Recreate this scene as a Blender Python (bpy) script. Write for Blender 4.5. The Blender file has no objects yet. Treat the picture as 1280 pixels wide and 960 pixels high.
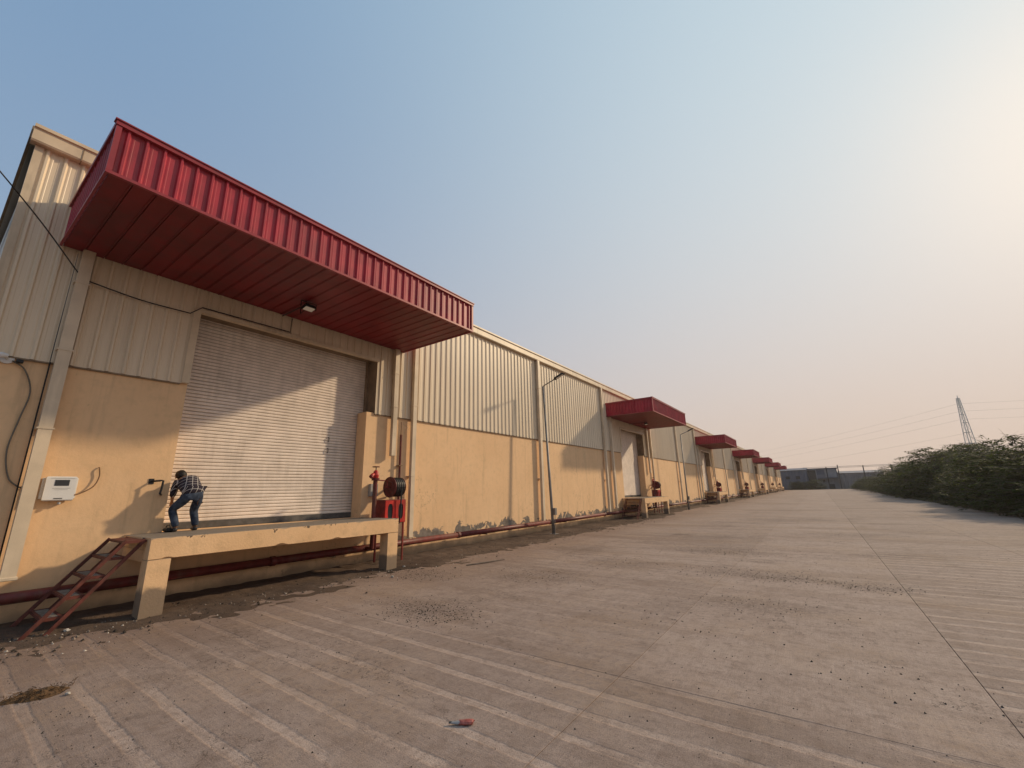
import bpy, bmesh, math, random
from mathutils import Vector, Matrix, noise
R = math.radians
random.seed(7)
sc = bpy.context.scene
col = sc.collection

# ------------------------------------------------------------------ camera
cam = bpy.data.cameras.new('camera'); camo = bpy.data.objects.new('camera', cam); col.objects.link(camo)
cam.sensor_width = 36.0; cam.sensor_fit = 'HORIZONTAL'; cam.lens = 36.0*525.2/1280.0
cam.clip_start = 0.05; cam.clip_end = 6000
CR = Matrix(((0.814018, 0.160892, 0.558111), (0.580405, -0.188187, -0.792285), (-0.022443, 0.968865, -0.246570)))
M4 = CR.to_4x4(); M4.translation = Vector((0, 0, 1.8)); camo.matrix_world = M4
sc.camera = camo

# ------------------------------------------------------------------ sky, sun, exposure
SUN = Vector((1.0, 1.956, 1.115)).normalized()
EL = math.asin(SUN.z); AZ = math.atan2(SUN.x, SUN.y)
w = bpy.data.worlds.new('World'); sc.world = w; w.use_nodes = True
wt = w.node_tree; wt.nodes.clear()
def wn(t, **k):
    n = wt.nodes.new(t)
    for a, b in k.items(): setattr(n, a, b)
    return n
def wmath(op, a, b=None, clamp=False):
    n = wn('ShaderNodeMath', operation=op, use_clamp=clamp)
    for i, v in enumerate((a, b)):
        if v is None: continue
        if isinstance(v, (int, float)): n.inputs[i].default_value = v
        else: wt.links.new(v, n.inputs[i])
    return n.outputs[0]
def wmix(fac, a, b, mode='MIX'):
    n = wn('ShaderNodeMix', data_type='RGBA', blend_type=mode)
    for s, v in ((n.inputs[0], fac), (n.inputs[6], a), (n.inputs[7], b)):
        if isinstance(v, (int, float)): s.default_value = v
        elif isinstance(v, tuple): s.default_value = (*v, 1)
        else: wt.links.new(v, s)
    return n.outputs[2]
sky = wn('ShaderNodeTexSky', sky_type='NISHITA', sun_disc=False, sun_elevation=EL, sun_rotation=AZ,
         air_density=1.0, dust_density=0.6, ozone_density=1.5, altitude=0.0)
tc = wn('ShaderNodeTexCoord'); sp = wn('ShaderNodeSeparateXYZ'); wt.links.new(tc.outputs['Generated'], sp.inputs[0])
dp = wn('ShaderNodeVectorMath', operation='DOT_PRODUCT'); wt.links.new(tc.outputs['Generated'], dp.inputs[0]); dp.inputs[1].default_value = SUN
elev = wmath('MAXIMUM', sp.outputs[2], 0.0)
cs = wmath('MAXIMUM', dp.outputs['Value'], 0.0)
# hazy air: pale band that thickens towards the horizon, and the aureole of a low sun in dust
hz = wmath('POWER', wmath('SUBTRACT', 1.0, elev, True), 1.5)
au = wmath('POWER', cs, 42.0)
wz = wmath('POWER', cs, 1.6)
ww = wmath('POWER', wmath('MULTIPLY', wmath('ADD', dp.outputs['Value'], 0.3), 0.77, True), 0.9)
SKY_S = 0.10
zen = wmix(wz, (1.28, 2.40, 3.85), (4.7, 5.75, 6.0))
zen = wmix(0.15, zen, sky.outputs[0])
hazec = wmix(ww, (2.0, 2.70, 3.60), (5.5, 4.35, 3.65))
skyc = wmix(hz, zen, hazec)
skyc = wmix(wmath('POWER', hz, 4.0), skyc, wmix(ww, (5.2, 4.1, 3.2), (4.55, 3.5, 2.85)))
skyc = wmix(wmath('MULTIPLY', au, 0.36, True), skyc, (8.8, 7.0, 5.3))
bg = wn('ShaderNodeBackground'); bg.inputs[1].default_value = SKY_S
wt.links.new(skyc, bg.inputs[0])
wo = wn('ShaderNodeOutputWorld'); wt.links.new(bg.outputs[0], wo.inputs[0])

sl = bpy.data.lights.new('sun', 'SUN'); sl.energy = 2.3; sl.angle = R(2.4); sl.color = (1.0, 0.78, 0.52)
so = bpy.data.objects.new('sun', sl); col.objects.link(so); so.rotation_euler = SUN.to_track_quat('Z', 'Y').to_euler(); so.location = SUN*60
vs = sc.view_settings; vs.view_transform = 'Standard'; vs.look = 'None'; vs.gamma = 1.0; vs.exposure = 0.51; vs.use_curve_mapping = False
sc.cycles.use_denoising = True
sc.cycles.volume_bounces = 0
sc.cycles.max_bounces = 6

# ------------------------------------------------------------------ material helpers
class NT:
    def __init__(s, name):
        s.m = bpy.data.materials.new(name); s.m.use_nodes = True; s.t = s.m.node_tree
        s.b = s.t.nodes['Principled BSDF']; s.o = s.t.nodes['Material Output']
        s.pos = s.t.nodes.new('ShaderNodeNewGeometry').outputs['Position']
        q = s.t.nodes.new('ShaderNodeSeparateXYZ'); s.t.links.new(s.pos, q.inputs[0]); s.x, s.y, s.z = q.outputs
    def put(s, sock, v):
        if isinstance(v, (int, float)): sock.default_value = v
        elif isinstance(v, (tuple, Vector)):
            sock.default_value = (*v, 1) if len(v) == 3 and len(sock.default_value) == 4 else v
        else: s.t.links.new(v, sock)
    def n(s, t, **k):
        q = s.t.nodes.new(t)
        for a, b in k.items(): setattr(q, a, b)
        return q
    def math(s, op, a, b=None, c=None, clamp=False):
        q = s.n('ShaderNodeMath', operation=op, use_clamp=clamp)
        for i, v in enumerate((a, b, c)):
            if v is not None: s.put(q.inputs[i], v)
        return q.outputs[0]
    def scale(s, sx, sy, sz, vec=None):
        q = s.n('ShaderNodeVectorMath', operation='MULTIPLY'); s.put(q.inputs[0], vec or s.pos); q.inputs[1].default_value = (sx, sy, sz)
        return q.outputs[0]
    def noise(s, scale, detail=4, rough=0.55, vec=None, dist=0.0):
        q = s.n('ShaderNodeTexNoise'); s.put(q.inputs['Vector'], vec or s.pos); q.inputs['Scale'].default_value = scale
        q.inputs['Detail'].default_value = detail; q.inputs['Roughness'].default_value = rough; q.inputs['Distortion'].default_value = dist
        return q.outputs[0]
    def step(s, v, lo, hi):
        q = s.n('ShaderNodeMapRange', interpolation_type='SMOOTHSTEP'); s.put(q.inputs[0], v)
        s.put(q.inputs[1], lo); s.put(q.inputs[2], hi); return q.outputs[0]
    def mix(s, f, a, b, mode='MIX'):
        q = s.n('ShaderNodeMix', data_type='RGBA', blend_type=mode); s.put(q.inputs[0], f); s.put(q.inputs[6], a); s.put(q.inputs[7], b)
        return q.outputs[2]
    def bump(s, h, strength, dist=0.02):
        q = s.n('ShaderNodeBump'); q.inputs['Strength'].default_value = strength; q.inputs['Distance'].default_value = dist
        s.put(q.inputs['Height'], h); s.t.links.new(q.outputs[0], s.b.inputs['Normal'])
    def done(s, colr, rough=0.7, metal=0.0, spec=0.3):
        s.put(s.b.inputs['Base Color'], colr); s.put(s.b.inputs['Roughness'], rough); s.b.inputs['Metallic'].default_value = metal
        s.b.inputs['Specular IOR Level'].default_value = spec
        return s.m
def vary(name, c, rough=0.6, amt=0.25, sc_=6.0, dirt=(0.10, 0.075, 0.05), dirt_amt=0.35, metal=0.0, bump=0.0, spec=0.3):
    t = NT(name)
    a = t.noise(sc_, 5); b = t.noise(sc_*0.21, 4); st = t.noise(1.0, 4, 0.6, t.scale(9, 9, 0.7))
    cc = t.mix(t.step(a, 0.3, 0.7), tuple(x*(1-amt) for x in c), tuple(min(1, x*(1+amt*0.6)) for x in c))
    d = t.math('MULTIPLY', t.step(t.math('ADD', t.math('MULTIPLY', b, 0.6), t.math('MULTIPLY', st, 0.4)), 0.46, 0.70), dirt_amt)
    cc = t.mix(d, cc, dirt)
    if bump: t.bump(t.noise(sc_*5, 4), bump)
    return t.done(cc, rough, metal, spec)

M = {}
# cream profiled steel cladding
t = NT('cream_cladding')
st = t.noise(1.0, 5, 0.6, t.scale(6, 6, 0.25)); pt = t.noise(0.35, 3)
rn = t.n('ShaderNodeObjectInfo').outputs['Random']
c = t.mix(rn, (0.66, 0.545, 0.390), (0.72, 0.600, 0.440))
c = t.mix(t.math('MULTIPLY', t.step(st, 0.50, 0.75), 0.26), c, (0.26, 0.20, 0.13))
c = t.mix(t.math('MULTIPLY', t.step(pt, 0.5, 0.75), 0.08), c, (0.36, 0.31, 0.24))
M['clad'] = t.done(c, 0.42, 0.0, 0.45)
# buff painted plaster, peeling above the fire main
t = NT('buff_plaster')
a = t.noise(0.5, 4); b = t.noise(7, 6, 0.6); st = t.noise(1.0, 5, 0.65, t.scale(5, 5, 0.45))
c = t.mix(t.step(a, 0.3, 0.7), (0.725, 0.482, 0.275), (0.785, 0.532, 0.310))
c = t.mix(t.math('MULTIPLY', t.step(b, 0.45, 0.75), 0.28), c, (0.49, 0.35, 0.205))
c = t.mix(t.math('MULTIPLY', t.step(st, 0.52, 0.78), 0.42), c, (0.35, 0.25, 0.155))
tw = t.noise(0.9, 7, 0.7, t.scale(1, 1, 1.4), 0.8)
c = t.mix(t.math('MULTIPLY', t.step(tw, 0.52, 0.60), 0.16), c, (0.80, 0.56, 0.345))
sc_ = t.math('MULTIPLY', t.step(t.noise(14, 7, 0.75), 0.64, 0.70), t.step(t.noise(0.8, 3), 0.48, 0.62))
c = t.mix(t.math('MULTIPLY', sc_, 0.55), c, (0.22, 0.155, 0.10))
cr_ = t.math('SUBTRACT', 1.0, t.step(t.math('ABSOLUTE', t.math('SUBTRACT', t.noise(0.55, 6, 0.62, t.scale(1, 1, 0.6)), 0.5)), 0.0, 0.0035))
c = t.mix(t.math('MULTIPLY', t.math('MULTIPLY', cr_, t.step(t.noise(0.4, 2), 0.50, 0.60)), 0.55), c, (0.20, 0.14, 0.09))
pn = t.noise(1.9, 8, 0.62, t.scale(1, 1.0, 1.15), 0.6); pl = t.noise(0.33, 2, 0.5, t.scale(0, 1, 0))
band = t.math('MULTIPLY', t.step(t.z, 0.30, 0.42), t.math('SUBTRACT', 1.0, t.step(t.z, 0.46, 1.12)))
pk = t.step(t.math('ADD', t.math('ADD', t.math('MULTIPLY', pn, 0.75), t.math('MULTIPLY', pl, 0.40)), t.math('MULTIPLY', band, 0.26)), 0.795, 0.815)
pk = t.math('MULTIPLY', pk, t.math('MULTIPLY', t.step(band, 0.02, 0.2), t.step(t.y, 8.0, 9.2)))
c = t.mix(pk, c, t.mix(t.step(b, 0.35, 0.65), (0.145, 0.120, 0.100), (0.235, 0.200, 0.170)))
low = t.math('SUBTRACT', 1.0, t.step(t.math('ADD', t.z, t.math('MULTIPLY', t.noise(1.2, 6, 0.6), 0.5)), 0.25, 0.55))
c = t.mix(t.math('MULTIPLY', low, 0.75), c, (0.15, 0.11, 0.08))
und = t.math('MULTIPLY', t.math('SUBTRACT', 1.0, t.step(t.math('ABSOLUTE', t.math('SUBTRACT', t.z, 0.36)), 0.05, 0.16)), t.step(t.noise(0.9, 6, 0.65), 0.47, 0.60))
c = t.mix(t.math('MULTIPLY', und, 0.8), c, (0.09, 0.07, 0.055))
t.bump(t.math('ADD', t.math('MULTIPLY', t.noise(22, 5), 0.5), t.math('MULTIPLY', pk, -0.6)), 0.25, 0.02)
M['plaster'] = t.done(c, 0.9, 0.0, 0.15)
# dock concrete painted with the same buff, worn
t = NT('worn_painted_concrete')
a = t.noise(0.8, 4); b = t.noise(5, 6, 0.65); fine = t.noise(30, 4)
c = t.mix(t.step(a, 0.3, 0.7), (0.70, 0.455, 0.250), (0.78, 0.520, 0.295))
c = t.mix(t.math('MULTIPLY', t.step(b, 0.47, 0.72), 0.35), c, (0.36, 0.26, 0.15))
chip = t.step(t.math('ADD', t.noise(3.2, 8, 0.7), t.math('MULTIPLY', t.step(t.z, 1.02, 1.2), 0.12)), 0.70, 0.72)
c = t.mix(chip, c, (0.12, 0.095, 0.075))
nz = t.n('ShaderNodeSeparateXYZ'); g = t.n('ShaderNodeNewGeometry'); t.t.links.new(g.outputs['Normal'], nz.inputs[0])
c = t.mix(t.step(nz.outputs[2], 0.5, 0.9), c, t.mix(b, (0.17, 0.145, 0.12), (0.27, 0.23, 0.19)))
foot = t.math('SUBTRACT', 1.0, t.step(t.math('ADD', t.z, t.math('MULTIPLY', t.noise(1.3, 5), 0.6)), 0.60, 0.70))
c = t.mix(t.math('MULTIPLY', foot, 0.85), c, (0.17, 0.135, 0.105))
t.bump(t.math('ADD', fine, t.math('MULTIPLY', chip, -1.0)), 0.3, 0.015)
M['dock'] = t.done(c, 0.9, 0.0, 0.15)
# red canopy sheet
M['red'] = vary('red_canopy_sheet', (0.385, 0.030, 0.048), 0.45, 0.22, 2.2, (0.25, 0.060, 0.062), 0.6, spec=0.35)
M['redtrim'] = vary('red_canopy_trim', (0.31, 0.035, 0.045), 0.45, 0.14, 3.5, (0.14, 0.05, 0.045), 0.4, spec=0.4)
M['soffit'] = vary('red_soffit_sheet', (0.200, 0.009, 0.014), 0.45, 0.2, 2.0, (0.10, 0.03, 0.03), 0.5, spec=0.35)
M['slat'] = vary('grey_white_shutter_steel', (0.80, 0.695, 0.60), 0.45, 0.10, 3.0, (0.30, 0.25, 0.20), 0.30, spec=0.4)
M['darkbar'] = vary('dark_grey_steel', (0.10, 0.095, 0.09), 0.6, 0.3, 8)
M['trim'] = vary('cream_flashing', (0.62, 0.50, 0.35), 0.45, 0.12, 2.5, (0.20, 0.15, 0.10), 0.45, spec=0.4)
M['pipe'] = vary('cream_downpipe', (0.66, 0.54, 0.39), 0.45, 0.10, 3.0, (0.22, 0.16, 0.10), 0.45, spec=0.4)
M['rust'] = vary('dark_brown_reveal', (0.26, 0.19, 0.125), 0.6, 0.25, 3.0)
M['roof'] = vary('pale_roof_sheet', (0.45, 0.45, 0.43), 0.5, 0.15, 1.0)
M['firepipe'] = vary('maroon_pipe_paint', (0.135, 0.024, 0.021), 0.5, 0.3, 7.0, (0.13, 0.075, 0.05), 0.7)
M['firered'] = vary('fire_red_paint', (0.48, 0.028, 0.022), 0.42, 0.2, 6.0, (0.14, 0.05, 0.035), 0.5)
M['darkred'] = vary('dull_dark_red_paint', (0.22, 0.03, 0.025), 0.5, 0.3, 8.0)
M['stair'] = vary('rusty_red_steel', (0.125, 0.036, 0.026), 0.7, 0.4, 9.0, (0.05, 0.032, 0.026), 0.8)
M['grate'] = vary('worn_grey_grating', (0.26, 0.23, 0.20), 0.6, 0.3, 9.0)
M['dullwhite'] = vary('dirty_white_paper', (0.42, 0.39, 0.35), 0.8, 0.3, 20, (0.2, 0.16, 0.12), 0.6)
M['black'] = vary('black_rubber', (0.018, 0.018, 0.019), 0.5, 0.2, 8.0, (0.06, 0.05, 0.045), 0.4)
M['white'] = vary('white_plastic', (0.70, 0.69, 0.66), 0.4, 0.05, 5.0, (0.4, 0.36, 0.3), 0.3)
M['greybox'] = vary('grey_enclosure', (0.38, 0.37, 0.35), 0.5, 0.1, 5.0)
M['lens'] = vary('pale_lamp_glass', (0.72, 0.74, 0.72), 0.15, 0.04, 4.0, (0.5, 0.48, 0.42), 0.3, spec=0.6)
M['screen'] = vary('dark_screen', (0.02, 0.025, 0.03), 0.12, 0.05, 5.0, spec=0.6)
M['galv'] = vary('grey_galvanised_steel', (0.21, 0.20, 0.19), 0.5, 0.2, 4.0, (0.15, 0.10, 0.07), 0.5, 0.3)
M['mast'] = vary('haze_paled_lattice', (0.55, 0.57, 0.55), 0.6, 0.1, 0.5)  # pale tone stands in for the haze in front of the pylon
M['wire'] = vary('weathered_conductor', (0.10, 0.10, 0.10), 0.7, 0.1, 1.0)
M['conduit'] = vary('grey_flexible_cable', (0.16, 0.14, 0.11), 0.6, 0.1, 6.0)
M['copper'] = vary('brown_conduit', (0.22, 0.12, 0.06), 0.6, 0.1, 6.0)
M['tread'] = M['grate']

# concrete slabs: object colour carries r = strength of the pale bands, g = tone
t = NT('textured_concrete')
oi = t.n('ShaderNodeObjectInfo'); oc = t.n('ShaderNodeSeparateColor'); t.t.links.new(oi.outputs['Color'], oc.inputs[0])
nb = t.noise(0.30, 4, 0.55); nm = t.noise(1.4, 5, 0.6); nf = t.noise(14, 6, 0.7); ng = t.noise(90, 3, 0.6)
yy = t.math('ADD', t.math('ADD', t.y, t.math('MULTIPLY', t.x, 0.012)), t.math('MULTIPLY', t.noise(0.7, 2), 0.10))
fr = t.math('ABSOLUTE', t.math('SUBTRACT', t.math('FRACT', t.math('DIVIDE', yy, 0.385)), 0.5))
ed = t.math('ADD', fr, t.math('MULTIPLY', t.math('SUBTRACT', nf, 0.5), 0.10))
bandm = t.math('SUBTRACT', 1.0, t.step(ed, 0.085, 0.155))
brk = t.step(t.noise(0.6, 6, 0.66, t.scale(1.0, 1.6, 1)), 0.34, 0.54)
bandm = t.math('MULTIPLY', t.math('MULTIPLY', bandm, oc.outputs[0]), brk)
base = t.mix(t.step(nb, 0.3, 0.7), (0.285, 0.235, 0.200), (0.355, 0.300, 0.258))
base = t.mix(t.math('MULTIPLY', t.step(nm, 0.40, 0.68), 0.45), base, (0.245, 0.190, 0.152))
base = t.mix(t.math('MULTIPLY', oc.outputs[1], 0.45), base, (0.42, 0.355, 0.302))
base = t.mix(t.math('MULTIPLY', t.math('SUBTRACT', 1.0, bandm), t.math('MULTIPLY', oc.outputs[0], 0.40)), base, (0.195, 0.160, 0.138))
base = t.mix(t.math('MULTIPLY', bandm, 0.56), base, (0.460, 0.390, 0.330))
m4 = t.noise(4.5, 6, 0.68)
base = t.mix(t.math('MULTIPLY', t.step(m4, 0.47, 0.66), 0.45), base, (0.175, 0.132, 0.103))
base = t.mix(t.math('MULTIPLY', t.step(m4, 0.50, 0.33), 0.30), base, (0.360, 0.300, 0.245))
bro = t.noise(1.0, 4, 0.7, t.scale(42, 3.0, 1)); brx = t.noise(1.0, 4, 0.7, t.scale(2.2, 30, 1))
base = t.mix(t.math('MULTIPLY', t.step(bro, 0.42, 0.64), 0.13), base, (0.13, 0.104, 0.085))
base = t.mix(t.math('MULTIPLY', t.step(brx, 0.48, 0.68), 0.18), base, (0.14, 0.110, 0.090))
base = t.mix(t.math('MULTIPLY', t.step(nf, 0.46, 0.64), 0.36), base, (0.140, 0.108, 0.084))
base = t.mix(t.math('MULTIPLY', t.step(ng, 0.50, 0.66), 0.50), base, (0.105, 0.082, 0.066))
base = t.mix(t.math('MULTIPLY', t.step(t.noise(130, 2, 0.5), 0.58, 0.70), 0.45), base, (0.46, 0.40, 0.34))
# long streaks across the lanes that carry on into the distance
stx = t.noise(1.0, 5, 0.65, t.scale(0.22, 1.5, 1)); sty = t.noise(1.0, 5, 0.65, t.scale(1.1, 0.10, 1))
base = t.mix(t.math('MULTIPLY', t.step(stx, 0.50, 0.68), 0.30), base, (0.150, 0.112, 0.086))
base = t.mix(t.math('MULTIPLY', t.step(stx, 0.46, 0.30), 0.22), base, (0.370, 0.315, 0.260))
sbx = t.noise(1.0, 5, 0.62, t.scale(0.10, 0.42, 1))
base = t.mix(t.math('MULTIPLY', t.step(sbx, 0.50, 0.66), 0.45), base, (0.160, 0.116, 0.086))
base = t.mix(t.math('MULTIPLY', t.step(sty, 0.54, 0.70), 0.30), base, (0.155, 0.120, 0.094))
# scattered dark grit and scuffed patches
spk = t.math('MULTIPLY', t.step(t.noise(38, 2, 0.5), 0.69, 0.73), t.step(t.noise(0.9, 4, 0.6), 0.40, 0.58))
base = t.mix(t.math('MULTIPLY', spk, 0.75), base, (0.050, 0.038, 0.030))
sc1 = t.math('MULTIPLY', t.step(t.noise(0.42, 6, 0.68, t.scale(0.8, 1.3, 1), 0.4), 0.54, 0.70), t.step(t.noise(15, 7, 0.78), 0.40, 0.58))
base = t.mix(t.math('MULTIPLY', sc1, 0.70), base, (0.085, 0.062, 0.047))
blobn = t.math('MULTIPLY', t.math('SUBTRACT', t.noise(1.6, 7, 0.7), 0.5), 2.6); blobf = t.step(t.noise(17, 7, 0.78), 0.38, 0.56)
def blob(px, py, rx_, ry_):
    dx = t.math('DIVIDE', t.math('SUBTRACT', t.x, px), rx_); dy = t.math('DIVIDE', t.math('SUBTRACT', t.y, py), ry_)
    d = t.math('ADD', t.math('ADD', t.math('MULTIPLY', dx, dx), t.math('MULTIPLY', dy, dy)), blobn)
    return t.math('MULTIPLY', t.math('SUBTRACT', 1.0, t.step(d, -0.4, 1.3)), blobf)
for (px, py, a_, b_) in ((-5.5, 5.2, 1.2, 0.6), (-7.6, 7.2, 1.1, 0.7), (-1.2, 10.6, 1.3, 0.7), (0.4, 10.3, 0.8, 0.7), (-2.6, 13.8, 1.6, 1.0), (-4.4, 10.6, 1.2, 0.9), (-0.9, 8.0, 1.1, 0.6), (-5.3, 8.4, 1.3, 1.0), (-3.5, 17.5, 2.0, 1.3), (0.5, 20.0, 2.2, 1.2), (-6.3, 12.5, 1.2, 1.2), (-1.0, 27.0, 3.0, 1.5)):
    base = t.mix(t.math('MULTIPLY', blob(px, py, a_, b_), 0.55), base, (0.075, 0.052, 0.040))
# brown dust washed from the verge by the wall, and a straw-coloured film near the front left
edge = t.math('SUBTRACT', 1.0, t.step(t.math('ADD', t.x, t.math('MULTIPLY', t.noise(0.55, 5, 0.6), 3.0)), -6.8, -4.4))
base = t.mix(t.math('MULTIPLY', edge, 0.52), base, (0.160, 0.116, 0.088))
film = t.math('MULTIPLY', t.math('MULTIPLY', t.step(t.noise(0.6, 5, 0.6), 0.47, 0.62), t.step(nf, 0.62, 0.40)), 0.35)
base = t.mix(film, base, (0.270, 0.200, 0.130))
crk = t.math('SUBTRACT', 1.0, t.step(t.math('ABSOLUTE', t.math('SUBTRACT', t.noise(0.33, 7, 0.66), 0.5)), 0.0, 0.0028))
base = t.mix(t.math('MULTIPLY', t.math('MULTIPLY', crk, t.step(t.noise(0.25, 2), 0.50, 0.58)), 0.7), base, (0.07, 0.055, 0.045))
gl = t.math('MULTIPLY', bandm, 0.35)
h = t.math('ADD', t.math('ADD', t.math('MULTIPLY', nf, 0.35), t.math('MULTIPLY', ng, 0.30)), t.math('ADD', t.math('MULTIPLY', t.math('ADD', bro, brx), 0.25), t.math('SUBTRACT', 0.0, gl)))
t.bump(h, 0.9, 0.016)
base = t.mix(1.0, base, (1.16, 1.05, 1.02), 'MULTIPLY')
M['concrete'] = t.done(base, 0.88, 0.0, 0.2)

t = NT('brown_earth')
a = t.noise(0.7, 5, 0.6); b = t.noise(9, 6, 0.7); s_ = t.noise(55, 3, 0.6)
c = t.mix(t.step(a, 0.3, 0.7), (0.080, 0.054, 0.040), (0.140, 0.098, 0.072))
c = t.mix(t.math('MULTIPLY', t.step(b, 0.4, 0.7), 0.6), c, (0.060, 0.044, 0.034))
c = t.mix(t.math('MULTIPLY', t.step(s_, 0.60, 0.72), 0.4), c, (0.24, 0.185, 0.145))
dx = t.math('DIVIDE', t.math('ADD', t.x, 7.95), 1.1); dy = t.math('DIVIDE', t.math('SUBTRACT', t.y, 7.3), 0.8)
d_ = t.math('ADD', t.math('ADD', t.math('MULTIPLY', dx, dx), t.math('MULTIPLY', dy, dy)), t.math('MULTIPLY', t.math('SUBTRACT', t.noise(1.6, 7, 0.7), 0.5), 2.4))
c = t.mix(t.math('MULTIPLY', t.math('SUBTRACT', 1.0, t.step(d_, 0.0, 1.2)), 0.8), c, (0.022, 0.018, 0.016))
t.bump(t.math('ADD', t.math('MULTIPLY', b, 0.7), t.math('MULTIPLY', s_, 0.4)), 0.7, 0.03)
M['earth'] = t.done(c, 0.95, 0.0, 0.1)

# ------------------------------------------------------------------ geometry helpers
WL = {}            # object -> world origin
class MB:
    def __init__(s): s.v = []; s.f = []; s.mi = []; s.cur = 0
    def add(s, vs, fs):
        o = len(s.v); s.v += [tuple(p) for p in vs]
        for f in fs: s.f.append(tuple(o+i for i in f)); s.mi.append(s.cur)
        return s
    def box(s, x0, x1, y0, y1, z0, z1, bev=0.0):
        if bev:
            b = bev; P = []
            for z, k in ((z0, b), (z0+b, 0), (z1-b, 0), (z1, b)):
                P += [(x0+k, y0+k, z), (x1-k, y0+k, z), (x1-k, y1-k, z), (x0+k, y1-k, z)]
            F = [(3, 2, 1, 0), (12, 13, 14, 15)]
            for l in range(3):
                for i in range(4): F.append((4*l+i, 4*l+(i+1) % 4, 4*l+4+(i+1) % 4, 4*l+4+i))
            return s.add(P, F)
        P = [(x0, y0, z0), (x1, y0, z0), (x1, y1, z0), (x0, y1, z0), (x0, y0, z1), (x1, y0, z1), (x1, y1, z1), (x0, y1, z1)]
        return s.add(P, [(3, 2, 1, 0), (4, 5, 6, 7), (0, 1, 5, 4), (1, 2, 6, 5), (2, 3, 7, 6), (3, 0, 4, 7)])
    def tube(s, pts, r, n=8, cap=True):
        pts = [Vector(p) for p in pts]; rr = r if isinstance(r, (list, tuple)) else [r]*len(pts)
        P = []; F = []; up = None
        for i, p in enumerate(pts):
            d = (pts[min(i+1, len(pts)-1)]-pts[max(i-1, 0)]).normalized()
            if up is None: up = Vector((0, 0, 1)) if abs(d.z) < 0.9 else Vector((1, 0, 0))
            a = d.cross(up)
            if a.length < 1e-4: a = d.orthogonal()
            a.normalize(); up = a.cross(d).normalized()
            for k in range(n):
                q = 2*math.pi*k/n; P.append(p+(a*math.cos(q)+up*math.sin(q))*rr[i])
        for i in range(len(pts)-1):
            for k in range(n): F.append((i*n+k, i*n+(k+1) % n, (i+1)*n+(k+1) % n, (i+1)*n+k))
        if cap: F += [tuple(range(n-1, -1, -1)), tuple((len(pts)-1)*n+k for k in range(n))]
        return s.add(P, F)
    def bar(s, p0, p1, w_, h_):                     # rectangular bar between two points
        p0 = Vector(p0); p1 = Vector(p1); d = (p1-p0).normalized()
        a = d.cross(Vector((0, 0, 1)));
        if a.length < 1e-3: a = Vector((1, 0, 0))
        a.normalize(); b = a.cross(d).normalized(); P = []
        for p in (p0, p1):
            for (i, j) in ((-1, -1), (1, -1), (1, 1), (-1, 1)): P.append(p+a*i*w_/2+b*j*h_/2)
        return s.add(P, [(3, 2, 1, 0), (4, 5, 6, 7), (0, 1, 5, 4), (1, 2, 6, 5), (2, 3, 7, 6), (3, 0, 4, 7)])
    def prism(s, poly, axis, a0, a1):               # poly of (u,v); axis y: (x,z) profile
        n = len(poly); P = []
        for a in (a0, a1):
            for (u, v) in poly: P.append((u, a, v) if axis == 'y' else ((a, u, v) if axis == 'x' else (u, v, a)))
        F = [tuple(range(n-1, -1, -1)), tuple(range(n, 2*n))]
        for i in range(n): F.append((i, (i+1) % n, n+(i+1) % n, n+i))
        return s.add(P, F)
    def build(s, name, mat, parent=None, origin=None, smooth=False, kind=None):
        if origin is None: origin = WL[parent] if parent else Vector((0, 0, 0))
        origin = Vector(origin)
        me = bpy.data.meshes.new(name)
        me.from_pydata([(p[0]-origin.x, p[1]-origin.y, p[2]-origin.z) for p in s.v], [], s.f)
        mats = mat if isinstance(mat, list) else [mat]
        for m in mats: me.materials.append(m if not isinstance(m, str) else M[m])
        if len(mats) > 1: me.polygons.foreach_set('material_index', s.mi)
        bm = bmesh.new(); bm.from_mesh(me); bmesh.ops.recalc_face_normals(bm, faces=bm.faces); bm.to_mesh(me); bm.free()
        if smooth: me.polygons.foreach_set('use_smooth', [True]*len(me.polygons))
        me.update()
        return link(name, me, parent, origin, kind)
def link(name, me, parent, origin, kind=None):
    o = bpy.data.objects.new(name, me); col.objects.link(o); origin = Vector(origin)
    WL[o] = origin
    if parent: o.parent = parent; o.location = origin-WL[parent]
    else: o.location = origin
    if kind: o['kind'] = kind
    return o
def tag(o, label, cat, group=None):
    o['label'] = label; o['category'] = cat
    if group: o['group'] = group
    return o
def thing(name, loc, label, cat, group=None):
    o = bpy.data.objects.new(name, None); o.empty_display_size = 0.2; col.objects.link(o); o.location = loc; WL[o] = Vector(loc)
    return tag(o, label, cat, group)
def copy_tree(o, dy, parent=None, label=None):
    c = o.copy(); col.objects.link(c); WL[c] = WL[o]+Vector((0, dy, 0))
    if parent: c.parent = parent
    if parent is None or parent is o.parent: c.location = o.location+Vector((0, dy, 0))
    if label: c['label'] = label
    for ch in [q for q in TREE.get(o, [])]: copy_tree_child(ch, c, dy)
    return c
def copy_tree_child(ch, parent, dy):
    c = ch.copy(); col.objects.link(c); c.parent = parent; WL[c] = WL[ch]+Vector((0, dy, 0))
    for g in TREE.get(ch, []): copy_tree_child(g, c, dy)
TREE = {}
def index_tree():
    TREE.clear()
    for o in col.objects:
        if o.parent: TREE.setdefault(o.parent, []).append(o)
ORD = ['nearest', 'second', 'third', 'fourth', 'fifth', 'sixth', 'farthest']
P_ = 24.0; NB = 7; Y0 = 0.25; YE = 171.0; WX = -10.35

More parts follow.
